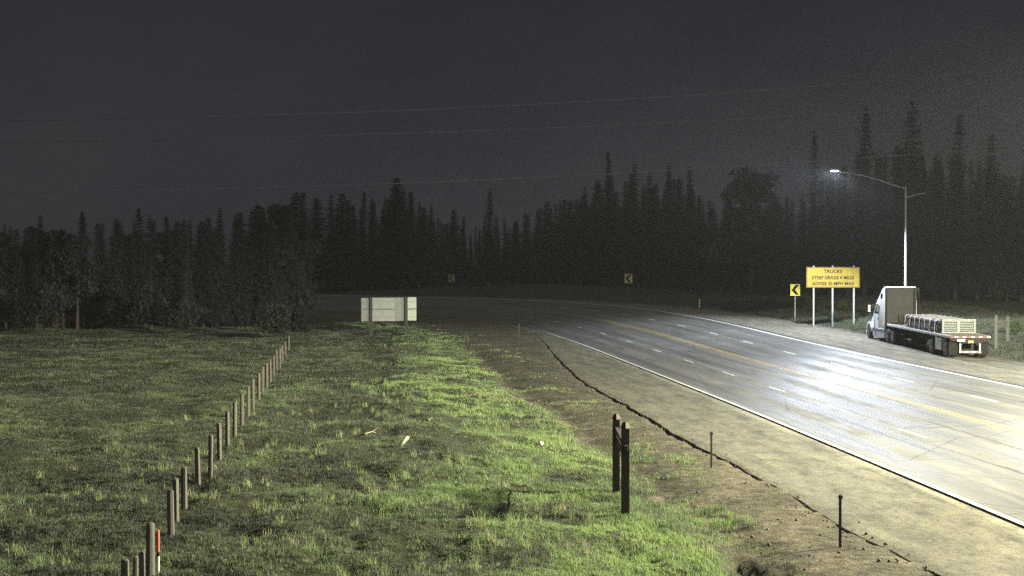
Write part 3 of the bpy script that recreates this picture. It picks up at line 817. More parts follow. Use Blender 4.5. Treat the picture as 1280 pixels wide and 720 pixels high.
chevron(785.5, 342.3, 354, 369, 9.6, 190, 'dull chevron sign at the far outer edge of the bend, before the dark forest', MAT['chev_pale'], R(0), MAT['dark_post'])
chevron(564.5, 343, 352.5, 370, 7.5, 232, 'very dim chevron sign deep in the dark above the back-facing sign', MAT['chev_pale'], R(-12), MAT['dark_post'])

# ------------------------------------------------------------------ street lamps
LAMP_W = {'cool': (0.74, 0.84, 1.0), 'warm': (1.0, .93, .70), 'neutral': (.97, 1.0, .86)}
def emis(name, col, st):
    m, nt, bs = new_mat(name)
    bs.inputs['Emission Color'].default_value = (*col, 1); bs.inputs['Emission Strength'].default_value = st
    bs.inputs['Base Color'].default_value = (.8, .8, .8, 1)
    return m
def street_lamp(base, head, power, tone, lab, stub=True, spot=150, blend=.5, tilt=0, wing=1.3, soft=.16):
    bx, by = base; hx, hy, hz = head
    zg = gz(bx, by)
    t = tag(empty('street_lamp', (bx, by, zg)), lab, 'street lamp', 'tall street lamps along the right side of the road')
    L = lambda x, y, z: Vector((x - bx, y - by, z - zg))
    top = hz - .95
    P = L(bx, by, top)
    b = MB()
    b.lathe([(-.3, .32), (.06, .32), (.06, .30)], (0, 0, 0), 'z', 16)
    b.build('base', MAT['layby'] if False else MAT['grey_wood'], t, True)
    MB().lathe([(.05, .11), (P.z * .5, .09), (P.z, .065), (P.z + .05, .03)], (0, 0, 0), 'z', 14).build('pole', MAT['pole'], t, True)
    Hd = L(hx, hy, hz)
    d = Vector((Hd.x, Hd.y, 0)); ln = d.length; u = d.normalized()
    pts = [Vector((0, 0, P.z - .15))]
    for f_, dz in ((.12, .12), (.35, .52), (.6, .86), (.8, 1.02), (.92, 1.04)):
        pts.append(u * ln * f_ + Vector((0, 0, P.z - .15 + dz)))
    pts.append(u * (ln - .35) + Vector((0, 0, hz - zg + .02)))
    MB().path(pts, np.linspace(.06, .035, len(pts)), 8).build('arm', MAT['pole'], t, True)
    MB().tube((0, 0, P.z - .9), (0, 0, P.z - .55), .09, .09, 12).build('collar', MAT['pole'], t, True)
    if stub:
        a = Vector((0, 0, P.z - .95)); e = a + Vector((1.75, .25, .42))
        MB().path([a, a * .4 + e * .6 + Vector((0, 0, .05)), e], [.05, .04, .03], 8).build('bracket', MAT['pole'], t, True)
    rz = math.atan2(u.y, u.x)
    rot = Matrix.Rotation(rz, 4, 'Z')
    hd = MB()
    hd.prism([(-.42, .06), (-.38, .10), (.25, .15), (.42, .11), (.44, .05), (-.42, .04)], -.17, .17, .015, 'y')
    bmesh.ops.transform(hd.bm, matrix=Matrix.Translation(Hd) @ rot, verts=hd.bm.verts)
    head_o = hd.build('luminaire', MAT['pole'], t, True)
    ls = MB(); ls.box((.03, 0, .0), (.62, .28, .07), bev=.02)
    bmesh.ops.transform(ls.bm, matrix=Matrix.Translation(Hd) @ rot, verts=ls.bm.verts)
    ls.build('lens', emis('lamp_lens_' + tone, LAMP_W[tone], 60 if tone == 'cool' else 30), head_o)
    li = bpy.data.lights.new('street_light', 'SPOT')
    li.energy = power; li.color = LAMP_W[tone]; li.spot_size = R(spot); li.spot_blend = blend; li.shadow_soft_size = soft
    li.use_nodes = True
    ln_ = li.node_tree; em = ln_.nodes['Emission']
    tcn = N(ln_, 'ShaderNodeTexCoord'); sp = N(ln_, 'ShaderNodeSeparateXYZ'); ln_.links.new(tcn.outputs['Normal'], sp.inputs[0])
    cz = math_(ln_, 'MAXIMUM', math_(ln_, 'ABSOLUTE', sp.outputs[2]), .22)
    ln_.links.new(math_(ln_, 'POWER', cz, -wing), em.inputs['Strength'])
    lo = bpy.data.objects.new('street_light', li); COL.objects.link(lo); lo.parent = t
    lo.location = Hd + Vector((0, 0, -.12)); lo.rotation_euler = (Vector((u.x * math.sin(R(tilt)), u.y * math.sin(R(tilt)), -math.cos(R(tilt))))).to_track_quat('-Z', 'Y').to_euler()
    return t
street_lamp((32.4, 112), (25.6, 108, 14.2), 2450, 'cool', 'tall galvanised street lamp with a lit white head, rising behind the white truck', True, 168, .3, 22)
street_lamp((36.4, 68), (29.6, 70, 12.4), 1150, 'neutral', 'street lamp just outside the right edge of the picture', False, 144, .2, 42, 1.1)
street_lamp((36.3, 37), (29.8, 40, 13.2), 9500, 'warm', 'street lamp nearest to the camera, outside the right edge of the picture', False, 174, .12, 4, 1.2, 1.0)

# ------------------------------------------------------------------ power lines
for (pts, Yw, lab) in [([(-60, 151), (0, 150), (330, 146), (640, 132.5), (900, 116), (1170, 96), (1340, 82)], 138, 'topmost faint power cable crossing the night sky'),
                       ([(-60, 178), (0, 178), (330, 173), (640, 162), (900, 150), (1170, 135), (1340, 125)], 141, 'middle faint power cable crossing the night sky'),
                       ([(-60, 240), (0, 240), (330, 236), (640, 224), (900, 208), (1170, 190), (1340, 178)], 145, 'lowest faint power cable just above the tree tops')]:
    kx = np.array([q[0] for q in pts], float); ky = np.array([q[1] for q in pts], float)
    co = np.polyfit(kx, ky, 2)
    xs = np.linspace(-420, 1700, 70)
    P = [Vector(((x - 640) * Yw / F, Yw, H - (np.polyval(co, x) - YH) * Yw / F)) for x in xs]
    b = MB(); b.path(P, [.065] * len(P), 6)
    tag(b.build('power_line', MAT['wire'], None, True), lab, 'power line', 'power cables overhead')

# ------------------------------------------------------------------ trees
def conifer_mesh(seed, h, rad, slim, dens=1.0):
    rg = np.random.default_rng(seed)
    V = []; Fc = []
    z = h * rg.uniform(.05, .10)
    while z < h * .985:
        f = (z / h)
        r = rad * 1.3 * (1 - f) ** slim * (1 if f > .12 else .75) * rg.uniform(.72, 1.18) + .16
        nb = int((5 + 5 * (1 - f)) * dens) + 2
        a0 = rg.uniform(0, 6.28)
        for k in range(nb):
            a = a0 + 6.283 * k / nb + rg.normal(0, .25)
            L = r * rg.uniform(.55, 1.15)
            if rg.uniform() < .07: continue
            droop = rg.uniform(.15, .45) * (1.1 - .6 * f)
            nseg = max(3, int(L / .28))
            for j in range(nseg):
                t = (j + rg.uniform(.1, .9)) / nseg
                c = np.array([math.cos(a) * L * t, math.sin(a) * L * t, z - droop * L * t + .10 * L * t * t + rg.normal(0, .06)])
                wdt = (.22 + .40 * (1 - t)) * min(1, L / 1.5 + .3)
                for q in range(3):
                    th = a + rg.normal(0, .9); ph = rg.normal(-.25, .45)
                    d = np.array([math.cos(th) * math.cos(ph), math.sin(th) * math.cos(ph), math.sin(ph)])
                    sdir = np.array([-math.sin(th), math.cos(th), rg.normal(0, .6)]); sdir /= np.linalg.norm(sdir)
                    ln = rg.uniform(.22, .5) * (1.0 + .3 * (L / 3))
                    cc = c + rg.normal(0, .10, 3) * [1, 1, .7]
                    n = len(V)
                    V += [cc - sdir * wdt * .33, cc + sdir * wdt * .33, cc + d * ln + sdir * wdt * .10, cc + d * ln - sdir * wdt * .1]
                    Fc += [n, n + 1, n + 2, n + 3]
        z += h * rg.uniform(.014, .026) + .10
    V = np.array(V)
    return np_mesh('crown', V, np.array(Fc), np.full(len(Fc) // 4, 4))

def trunk_mesh(h, r, seed):
    b = MB(); rg = random.Random(seed)
    pts = [Vector((0, 0, -.6))]; rr = [r * 1.25]
    for i in range(1, 7):
        pts.append(Vector((rg.uniform(-.08, .08), rg.uniform(-.08, .08), h * i / 6.05))); rr.append(r * (1 - i / 6.4))
    b.path(pts, rr, 7)
    for i in range(10):                                         # dead lower limbs
        a = rg.uniform(0, 6.28); z = h * rg.uniform(.05, .4); l = rg.uniform(.5, 1.4)
        b.tube((0, 0, z), (math.cos(a) * l, math.sin(a) * l, z - .1), .035, .01, 4)
    me = bpy.data.meshes.new('trunk'); b.bm.to_mesh(me); b.bm.free(); me.materials.append(MAT['bark'])
    return me

def crown_broad_mesh(seed, h, rad, leaf=.3, n=2600):
    rg = np.random.default_rng(seed)
    cl = []
    for i in range(26):
        a = rg.uniform(0, 6.28); f = rg.uniform(.25, 1)
        rr = rad * rg.uniform(.1, .85) * math.sin(min(1, (1.08 - f) * 2.2) * 1.57)
        cl.append((math.cos(a) * rr, math.sin(a) * rr, h * f * .93, rad * rg.uniform(.22, .40)))
    cl = np.array(cl)
    i = rg.integers(0, len(cl), n)
    d = rg.normal(0, 1, (n, 3)); d /= np.linalg.norm(d, axis=1)[:, None]
    c = cl[i, :3] + d * (cl[i, 3] * rg.uniform(.4, 1.1, n))[:, None] * [1, 1, .8]
    t1 = rg.normal(0, 1, (n, 3)); t1 /= np.linalg.norm(t1, axis=1)[:, None]
    t2 = np.cross(t1, rg.normal(0, 1, (n, 3))); t2 /= np.linalg.norm(t2, axis=1)[:, None]
    w = rg.uniform(.5, 1.2, (n, 1)) * leaf
    V = np.stack([c - t1 * w * .6, c + t2 * w * .35, c + t1 * w * .6, c - t2 * w * .35], 1).reshape(-1, 3)
    V[:, 2] = np.maximum(V[:, 2], .05)
    return np_mesh('crown', V, np.arange(n * 4), np.full(n, 4))

PROTO = []
for i, (h, rad, sl, dn) in enumerate([(24, 2.9, .78, 1), (22, 2.3, .9, 1), (26, 3.4, .72, 1.05), (19, 2.6, .7, 1.1), (25, 2.0, .85, .85), (20, 3.4, .6, 1.2), (23, 2.7, 1.0, .7)]):
    cm = conifer_mesh(100 + i, h, rad, sl, dn); cm.materials.append(MAT['needles'])
    PROTO.append((h, cm, trunk_mesh(h, .30, i)))
BROAD = []
for i, (h, rad) in enumerate([(15, 4.2), (12, 3.6)]):
    cm = crown_broad_mesh(200 + i, h, rad, .55, 3600); cm.materials.append(MAT['needles'])
    BROAD.append((h, cm, trunk_mesh(h * .8, .26, 20 + i)))
print('tree polys', [len(p[1].polygons) for p in PROTO])

def put_tree(proto, x, y, h, lab, name='pine_tree', group='conifers of the dark forest', wide=1.0):
    H0, cm, tm = proto
    zg = gz(x, y)
    t = tag(empty(name, (x, y, zg - .1), random.uniform(0, 6.28)), lab, 'tree', group)
    t.rotation_euler.x = random.gauss(0, .022); t.rotation_euler.y = random.gauss(0, .022)
    k = h / H0
    for nm, mm in (('crown', cm), ('trunk', tm)):
        o = bpy.data.objects.new(nm, mm); COL.objects.link(o); o.parent = t
        o.scale = (k * wide, k * wide, k)
    return t

# trees that can be told apart against the sky: (px, top row, Y, proto, width, label)
NAMED = [(765, 188, 262, 1, .8, 'slim conifer standing tallest of the trees behind the far dull chevron'),
         (793, 203, 258, 0, .8, 'conifer just right of the tallest slim tree above the far chevron'),
         (831, 205, 250, 0, .9, 'conifer second to the right of the far chevron'),
         (860, 203, 240, 4, .95, 'narrow pointed conifer left of the broad rounded tree'),
         (1018, 158, 182, 4, .9, 'slim tall conifer whose tip stands left of the lit lamp head'),
         (1080, 126, 168, 4, 1.0, 'very tall narrow conifer rising between the lamp head and the lamp pole'),
         (1134, 122, 164, 2, .95, 'tallest conifer of all, directly behind the street lamp pole'),
         (1187, 140, 152, 1, .95, 'tall conifer in the dark right of the street lamp pole'),
         (1236, 165, 144, 0, .95, 'dark conifer behind the load of the flatbed truck'),
         (500, 218, 262, 3, 1.25, 'bushy conifer crown rising above the back-facing sign'),
         (610, 232, 262, 4, 1.1, 'lone pointed conifer between the two dim patches of sky right of the back-facing sign'),
         (375, 236, 215, 3, 1.1, 'conifer rising above the far end of the fence')]
for px, yt, Y, pr, w, lab in NAMED:
    x = (px - 640) * Y / F
    h = H + (YH - yt) * Y / F - gz(x, Y)
    put_tree(PROTO[pr], x, Y, h, lab, wide=w)
x = (938 - 640) * 196 / F
put_tree(BROAD[0], x, 196, H + (YH - 204) * 196 / F - gz(x, 196), 'broad round-topped tree left of the lit lamp head', 'broadleaf_tree', wide=1.15)

# the rest of the forest edge
def top_row(px):
    return np.interp(px, [-200, 0, 60, 120, 200, 260, 330, 400, 450, 500, 545, 580, 640, 690, 730, 760, 800, 860, 890, 940, 985, 1018, 1050, 1080, 1135, 1190, 1240, 1300, 1500],
                     [256, 258, 254, 266, 252, 258, 236, 236, 234, 228, 252, 266, 268, 246, 230, 214, 214, 214, 236, 232, 240, 226, 200, 176, 168, 182, 196, 205, 205])
def back_Y(px):                                                 # nearest depth at which forest can stand for this image column
    return np.interp(px, [-200, 0, 200, 330, 379, 380, 480, 600, 700, 800, 860, 900, 940, 1000, 1080, 1130, 1200, 1280, 1500],
                     [140, 138, 142, 146, 150, 238, 262, 266, 262, 240, 222, 208, 196, 180, 164, 158, 146, 136, 120])
rg = random.Random(5)
placed = []
for row in range(3):
    px = -190.0
    while px < 1480:
        Y = float(back_Y(px)) + row * rg.uniform(9, 13) + rg.uniform(0, 5)
        if px < 378 and row == 0: Y += rg.uniform(0, 8)
        x = (px - 640) * Y / F
        s, v = locate(np.array([x]), np.array([Y]))
        if (v[0] > -7) and (v[0] < 27.5):
            px += 6; continue
        top = float(top_row(px)) + rg.uniform(0, 26) + (6 if row == 0 else 0)
        h = H + (YH - top) * Y / F - gz(x, Y)
        h = max(6.5, h)
        left = px < 378
        if left: grp, lab = 'dim trees at the left end of the field', 'dim tree in the unlit row behind the grass field on the left'
        elif px < 930: grp, lab = 'dark trees beyond the road bend', 'dark conifer in the unlit forest beyond the bend of the road'
        else: grp, lab = 'dark trees behind the truck', 'dark conifer in the forest behind the truck and the yellow signs'
        if left and rg.random() < .18: put_tree(rg.choice(BROAD), x, Y, h * .9, 'dim round-crowned tree in the unlit row behind the grass field', 'broadleaf_tree', 'dim round trees at the left end of the field')
        else: put_tree(rg.choice(PROTO), x, Y, h, lab, group=grp, wide=rg.uniform(.85, 1.2))
        px += rg.uniform(13, 22) * 190 / Y * (1.15 if row else 1)

# shrubs: pale bushes at the far end of the field, undergrowth at the forest edge
SH = []
for i in range(3):
    cm = crown_broad_mesh(300 + i, 2.6, 1.5, .22, 1500); SH.append(cm)
def put_bush(x, y, h, lab, grp, mat, w=1.0):
    cm = rg.choice(SH)
    t = tag(empty('bush', (x, y, gz(x, y)), rg.uniform(0, 6)), lab, 'bush', grp)
    o = bpy.data.objects.new('crown', cm); COL.objects.link(o); o.parent = t
    k = h / 2.6; o.scale = (k * w, k * w, k)
    if not len(cm.materials): cm.materials.append(MAT['shrub'])
    o.material_slots[0].link = 'OBJECT'; o.material_slots[0].material = mat
    b = MB(); rr = random.Random(3)
    return t
for px, yb, yt, w, lab in [(62, 420, 362, .8, 'pale grey bush standing at the field edge on the far left'), (178, 418, 350, .9, 'tall pale bush at the field edge, midway along the dark row'),
                           (235, 420, 376, 1.0, 'low pale bush right of the tall pale bush'), (345, 424, 378, 1.2, 'grey bush behind the last fence posts'), (375, 420, 386, 1.0, 'small grey bush just right of the last fence post')]:
    p = at_px(px, yb); put_bush(p.x, p.y, (yb - yt) * p.y / F, lab, 'pale bushes along the field edge', MAT['shrub'], w)
for i in range(16):
    Y = rg.uniform(66, 160); s = s_of(min(Y, 165), 26); q = road_pt(s, rg.uniform(25.5, 29.5), 0)
    put_bush(q[0], q[1], rg.uniform(.7, 1.5), 'low dark bush on the grassy bank at the forest edge', 'bushes on the bank right of the road', MAT['weed'], 1.1)

# ------------------------------------------------------------------ small things in the grass
p = at_px(506, 558); z = gz(p.x, p.y)
b = MB(); b.prism([(-.14, .0), (-.05, .02), (.10, .20), (.15, .27), (.05, .29), (-.03, .2)], -.03, .03, .012, 'y'); b.wobble(.012)
o = b.build('litter_scrap', MAT['paper'], None, True); o.location = (p.x, p.y, z + .06); o.rotation_euler = (.2, 0, .3)
tag(o, 'crumpled pale scrap of litter lying in the middle of the grass slope', 'litter')
for (px, py, px2, py2, lab) in [(518, 527, 549, 536, 'pale dry stick lying in the grass behind the litter scrap'), (456, 546, 470, 545, 'short pale dry stick lying left of the litter scrap')]:
    a = at_px(px, py); c = at_px(px2, py2); za = gz(a.x, a.y) + .1; zc = gz(c.x, c.y) + .1
    m = (a + c) / 2 + Vector((.05, .1, (za + zc) / 2 + .06))
    b = MB(); b.path([Vector((a.x, a.y, za)) - Vector((a.x, a.y, 0)), m - Vector((a.x, a.y, 0)), Vector((c.x, c.y, zc)) - Vector((a.x, a.y, 0))], [.022, .018, .009], 6)
    b.tube(m - Vector((a.x, a.y, 0)), m - Vector((a.x, a.y, 0)) + Vector((.2, .1, .14)), .015, .005, 5)
    o = b.build('stick', MAT['dry_stick'], None, True); o.location = (a.x, a.y, 0)
    tag(o, lab, 'stick')
p = at_px(676, 566); z = gz(p.x, p.y)
t = tag(empty('seed_head', (p.x, p.y, z)), 'round white seed head on a thin stalk left of the brown posts', 'plant')
b = MB(); b.lathe([(-.075, .001), (-.06, .045), (-.02, .075), (.03, .075), (.065, .04), (.078, .001)], (0, 0, .3), 'z', 10); b.wobble(.01); b.build('flower', MAT['seed'], t, True)
MB().tube((0, 0, -.05), (0, 0, .24), .012, .009, 6).build('stalk', MAT['weed'], t)
def weed(px, yb, yt, lab, thick):
    p = at_px(px, yb); h = (yb - yt) * p.y / F
    b = MB(); rr = random.Random(int(px))
    b.path([Vector((0, 0, -.1)), Vector((.02, 0, h * .5)), Vector((.0, .02, h))], [thick, thick * .8, thick * .4], 6)
    for i in range(7):
        zz = h * rr.uniform(.35, .95); a = rr.uniform(0, 6.28); l = h * rr.uniform(.10, .24)
        b.tube((.01, 0, zz), (math.cos(a) * l, math.sin(a) * l, zz + l * .9), thick * .7, thick * .3, 5)
    o = b.build('weed_stem', MAT['dead_stem'], None, True); o.location = (p.x, p.y, gz(p.x, p.y))
    tag(o, lab, 'plant')
weed(567, 588, 563, 'dark dead weed stalk in the middle of the grass slope', .018)
weed(635, 640, 618, 'dark dead weed stalk near the bottom of the picture, left of the brown posts', .028)
weed(757, 425, 405, 'thin dead stalk on the dirt verge beside the bend', .02) if False else None

# ------------------------------------------------------------------ flatbed truck (local: x right, y forward, origin under the trailer's rear end)
RX, RY = 29.02, 86.1
zr_, zf_ = [float(road_pt(*locate(np.array([29.0]), np.array([yy])), .02)[0, 2]) for yy in (87.5, 106.0)]
zroad = zr_ - (zf_ - zr_) / 18.5 * 1.4
truck = tag(empty('flatbed_truck', (RX, RY, zroad)), 'white sleeper-cab truck with a loaded flatbed trailer parked on the right shoulder', 'truck')
truck.rotation_euler = (math.atan2(zf_ - zr_, 18.5), 0, 0)
HW = 1.28
C0 = 15.3                                                       # sleeper back wall
def wheel(y, x, r=.52, w=.28, rimmat='rim'):
    e = bpy.data.objects.new('wheel', None); COL.objects.link(e); e.parent = truck; e.location = (x, y, r)
    sgn = 1 if x > 0 else -1
    MB().lathe([(-w / 2, r * .58), (-w / 2, r * .90), (-w / 2 + .035, r * .985), (-w / 2 + .07, r), (w / 2 - .07, r), (w / 2 - .035, r * .985), (w / 2, r * .90), (w / 2, r * .58)], (0, 0, 0), 'x', 28).build('tyre', MAT['rubber'], e, True)
    a = sgn * w / 2
    MB().lathe([(a * .96, r * .60), (a * 1.03, r * .575), (a * .80, r * .50), (a * .45, r * .46), (a * .50, r * .26), (a * .98, r * .21), (a * 1.08, r * .15), (a * 1.08, .001)], (0, 0, 0), 'x', 28).build('rim', MAT[rimmat], e, True)
for y in (.95, 3.95):                                           # spread trailer axles
    for x in (-1.12, -.80, 1.12, .80): wheel(y, x, .51, .27)
    MB().tube((-1.0, y, .51), (1.0, y, .51), .07, .07, 10).build('axle', MAT['truck_dark'], truck)
for y in (13.25, 14.6):
    for x in (-1.10, -.78, 1.10, .78): wheel(y, x, .52, .27)
    MB().tube((-1.0, y, .52), (1.0, y, .52), .09, .09, 10).build('axle', MAT['truck_dark'], truck)
for x in (-1.06, 1.06): wheel(C0 + 4.55, x, .52, .30)
# trailer
DL = 14.45
MB().box((0, DL / 2, 1.41), (2.44, DL - .06, .07)).build('deck', MAT['plank'], truck)
for sgn in (-1, 1):
    MB().box((sgn * (HW - .03), DL / 2, 1.375), (.07, DL, .15), bev=.01).build('side_rail', MAT['rail_white'], truck)
    MB().prism([(.1, .92), (.1, 1.33), (14.3, 1.33), (14.3, 1.16), (11.6, 1.14), (10.3, .80), (4.8, .74), (3.6, .9)], sgn * .48 - .07, sgn * .48 + .07).build('main_beam', MAT['truck_dark'], truck)
    b = MB(); b.box((sgn * .62, 10.0, .65), (.13, .13, 1.2)); b.box((sgn * .62, 10.0, .12), (.3, .3, .03)); b.tube((sgn * .62, 10, .7), (sgn * .62, 9.2, 1.2), .03)
    b.build('landing_leg', MAT['truck_dark'], truck)
    MB().box((sgn * .93, .30, .64), (.66, .025, .86), bev=.006).build('mud_flap', MAT['flap'], truck)
    MB().box((sgn * .98, .02, 1.19), (.34, .05, .13), bev=.01).build('tail_lamp', MAT['red_lens'], truck)
b = MB()
for i in range(22): b.box((0, .5 + i * .63, 1.345), (2.4, .07, .06))
b.build('cross_member', MAT['truck_dark'], truck)
for i in range(9):
    y = .9 + i * 1.5
    MB().box((-HW - .0, y, 1.24), (.10, .16, .12), bev=.01).build('winch', MAT['truck_dark'], truck)
MB().box((0, .0, 1.30), (2.56, .10, .30), bev=.01).build('rear_sill', MAT['truck_dark'], truck)
for i in range(10):
    MB().box((-1.15 + i * .2555, -.056, 1.38), (.24, .008, .09)).build('reflective_tape', MAT['white_tape' if i % 2 else 'red_tape'], truck)
b = MB(); b.box((-.62, .06, .80), (.10, .10, .74)); b.box((.62, .06, .80), (.10, .10, .74)); b.box((0, .04, .43), (1.38, .10, .12))
b.build('underride_guard', MAT['white_tape'], truck)
for i in range(3):
    MB().box((-.46 + i * .46, -.016, .43), (.22, .008, .07)).build('reflective_tape', MAT['red_tape'], truck)
MB().box((.02, -.058, 1.08), (.34, .02, .16)).build('license_plate', MAT['orange'], truck)
MB().box((.02, -.02, 1.10), (1.5, .05, .24)).build('plate_panel', MAT['truck_dark'], truck)
MB().box((-.6, -.06, 1.17), (.5, .02, .15), bev=.004).build('sill_plate', MAT['toolbox'], truck)
MB().box((-1.10, 2.42, .80), (.36, 1.25, .78), bev=.03).build('toolbox', MAT['toolbox'], truck)
for sgn in (-1, 1):
    MB().box((sgn * .5, 2.4, .95), (.12, 4.6, .18)).build('suspension', MAT['truck_dark'], truck)
# tractor frame
for sgn in (-1, 1):
    MB().box((sgn * .42, C0 + .9, .86), (.09, 8.3, .26)).build('frame_rail', MAT['truck_dark'], truck)
    MB().lathe([(C0 + .15, .001), (C0 + .15, .30), (C0 + .2, .33), (C0 + 1.55, .33), (C0 + 1.6, .30), (C0 + 1.6, .001)], (sgn * .86, 0, .66), 'y', 20).build('fuel_tank', MAT['truck_skirt'], truck, True)
    MB().box((sgn * 1.19, C0 + 1.75, .62), (.05, 3.3, .62), bev=.02).build('side_skirt', MAT['truck_skirt'], truck)
    MB().box((sgn * 1.20, C0 + 1.75, .965), (.12, 3.3, .05), bev=.01).build('step', MAT['rail_white'], truck)
MB().prism([(12.6, 1.02), (15.2, 1.02), (15.2, 1.12), (12.6, 1.12)], -.4, .4).build('fifth_wheel', MAT['truck_dark'], truck)
# cab body
def taper(bm, zlo, zhi, k):
    for v in bm.verts:
        f = max(0, min(1, (v.co.z - zlo) / (zhi - zlo)))
        v.co.x *= 1 - k * f
cb = MB()
cb.prism([(C0, .98), (C0, 4.02), (C0 + .18, 4.16), (C0 + .55, 4.16), (C0 + 1.05, 3.98), (C0 + 1.75, 3.46), (C0 + 2.35, 3.02), (C0 + 3.15, 2.10), (C0 + 3.3, 1.9), (C0 + 3.3, .98)], -1.22, 1.22, .06)
taper(cb.bm, 2.2, 4.2, .07)
cab = cb.build('cab', MAT['truck_white'], truck, True)
hb = MB()
hb.prism([(C0 + 3.22, .95), (C0 + 3.22, 2.08), (C0 + 3.9, 2.0), (C0 + 4.7, 1.80), (C0 + 5.2, 1.5), (C0 + 5.42, 1.1), (C0 + 5.42, .62), (C0 + 5.18, .62), (C0 + 5.15, .95)], -.98, .98, .10)
for v in hb.bm.verts: v.co.x *= 1 - .16 * max(0, (v.co.y - C0 - 3.2) / 2.2)
hood = hb.build('hood', MAT['truck_white'], truck, True)
for sgn in (-1, 1):                                             # fenders
    prof = []
    for k in range(9):
        a = math.pi * k / 8; prof.append((C0 + 4.55 + .78 * math.cos(a), .62 + .70 * math.sin(a)))
    inner = []
    for k in range(9):
        a = math.pi * (8 - k) / 8; inner.append((C0 + 4.55 + .60 * math.cos(a), .62 + .58 * math.sin(a)))
    MB().prism(prof + inner, sgn * .80, sgn * 1.21, .02).build('fender', MAT['truck_white'], truck, True)
    MB().box((sgn * .82, C0 + 5.40, 1.02), (.34, .12, .22), bev=.03).build('headlight', MAT['glass'], truck, True)
    # doors, windows
    dx = sgn * 1.222
    dr = MB().prism([(C0 + 1.72, 1.02), (C0 + 1.72, 2.85), (C0 + 2.35, 2.85), (C0 + 3.05, 2.02), (C0 + 3.05, 1.02)], dx - .012, dx + .012).build('door', MAT['truck_white'], truck)
    MB().box((dx + sgn * .025, C0 + 1.9, 1.75), (.03, .16, .04)).build('handle', MAT['truck_dark'], dr)
    MB().prism([(C0 + 1.78, 2.08), (C0 + 1.78, 2.78), (C0 + 2.28, 2.78), (C0 + 2.86, 2.10)], dx - .02 - sgn * .0, dx + .006 + sgn * .012).build('window', MAT['glass'], dr)
    MB().prism([(C0 + .95, 3.30), (C0 + .95, 3.66), (C0 + 1.28, 3.58), (C0 + 1.46, 3.30)], sgn * 1.165 - .02, sgn * 1.165 + .02).build('sleeper_window', MAT['glass'], truck)
    # side extender, exhaust, mirror
    MB().box((sgn * 1.185, C0 - .22, 2.55), (.05, .46, 3.05), bev=.015).build('side_extender', MAT['truck_dark'], truck)
    MB().tube((sgn * 1.2, C0 + 2.9, 2.7), (sgn * 1.5, C0 + 3.25, 2.75), .02, .02, 6).build('mirror_arm', MAT['truck_dark'], truck)
    mm = MB().box((sgn * 1.55, C0 + 3.25, 2.42), (.22, .12, .62), bev=.03).build('mirror', MAT['truck_dark'], truck, True)
    MB().box((sgn * 1.55, C0 + 3.183, 2.42), (.17, .006, .52)).build('mirror_glass', MAT['chrome'], mm)
# windshield: sits proud of the sloping front, roof visor, grille, bumper
fr = Vector((0, C0 + 3.15, 2.10)); to = Vector((0, C0 + 2.35, 3.02)); d = (to - fr)
ang = math.atan2(d.z, d.y)
for sgn in (-1, 1):
    MB().box((sgn * .56, (fr.y + to.y) / 2 + .012, (fr.z + to.z) / 2 + .012), (1.05, d.length * .86, .02), Matrix.Rotation(ang, 4, 'X')).build('windshield', MAT['glass'], truck)
MB().box((0, C0 + 2.50, 3.08), (2.2, .38, .05), Matrix.Rotation(R(-14), 4, 'X'), .01).build('visor', MAT['truck_white'], truck)
g = MB()
for i in range(6): g.box((0, C0 + 5.43, .78 + i * .105), (1.15, .05, .05))
g.build('grille', MAT['chrome'], truck)
MB().box((0, C0 + 5.42, .48), (2.35, .28, .32), bev=.06).build('bumper', MAT['truck_white'], truck, True)
# back wall of the sleeper with its seams, hoses and right-hand stack
MB().box((0, C0 - .012, 2.57), (2.22, .03, 3.08), bev=.01).build('back_wall', MAT['truck_back'], truck)
MB().box((0, C0 - .03, 2.62), (2.1, .02, .03)).build('wall_seam', MAT['truck_dark'], truck)
MB().tube((.95, C0 - .16, .9), (.95, C0 - .16, 4.1), .055, .055, 10).build('exhaust_stack', MAT['truck_dark'], truck, True)
MB().box((1.04, C0 - .06, 2.75), (.15, .05, 2.6), bev=.01).build('back_panel', MAT['truck_back'], truck)
b = MB()
for (x0, x1, sag) in ((-.25, .1, .5), (-.05, .0, .35), (.15, -.1, .55)):
    pts = [Vector((x0, C0 - .05, 2.1)), Vector((x0 + .05, C0 - .35, 2.1 - sag)), Vector((x1, C0 - .75, 1.55)), Vector((x1, C0 - .9, 1.45))]
    b.path(pts, [.025] * 4, 6)
b.box((0, C0 - .25, 1.35), (1.5, .4, .3)); b.build('air_hose', MAT['truck_dark'], truck)

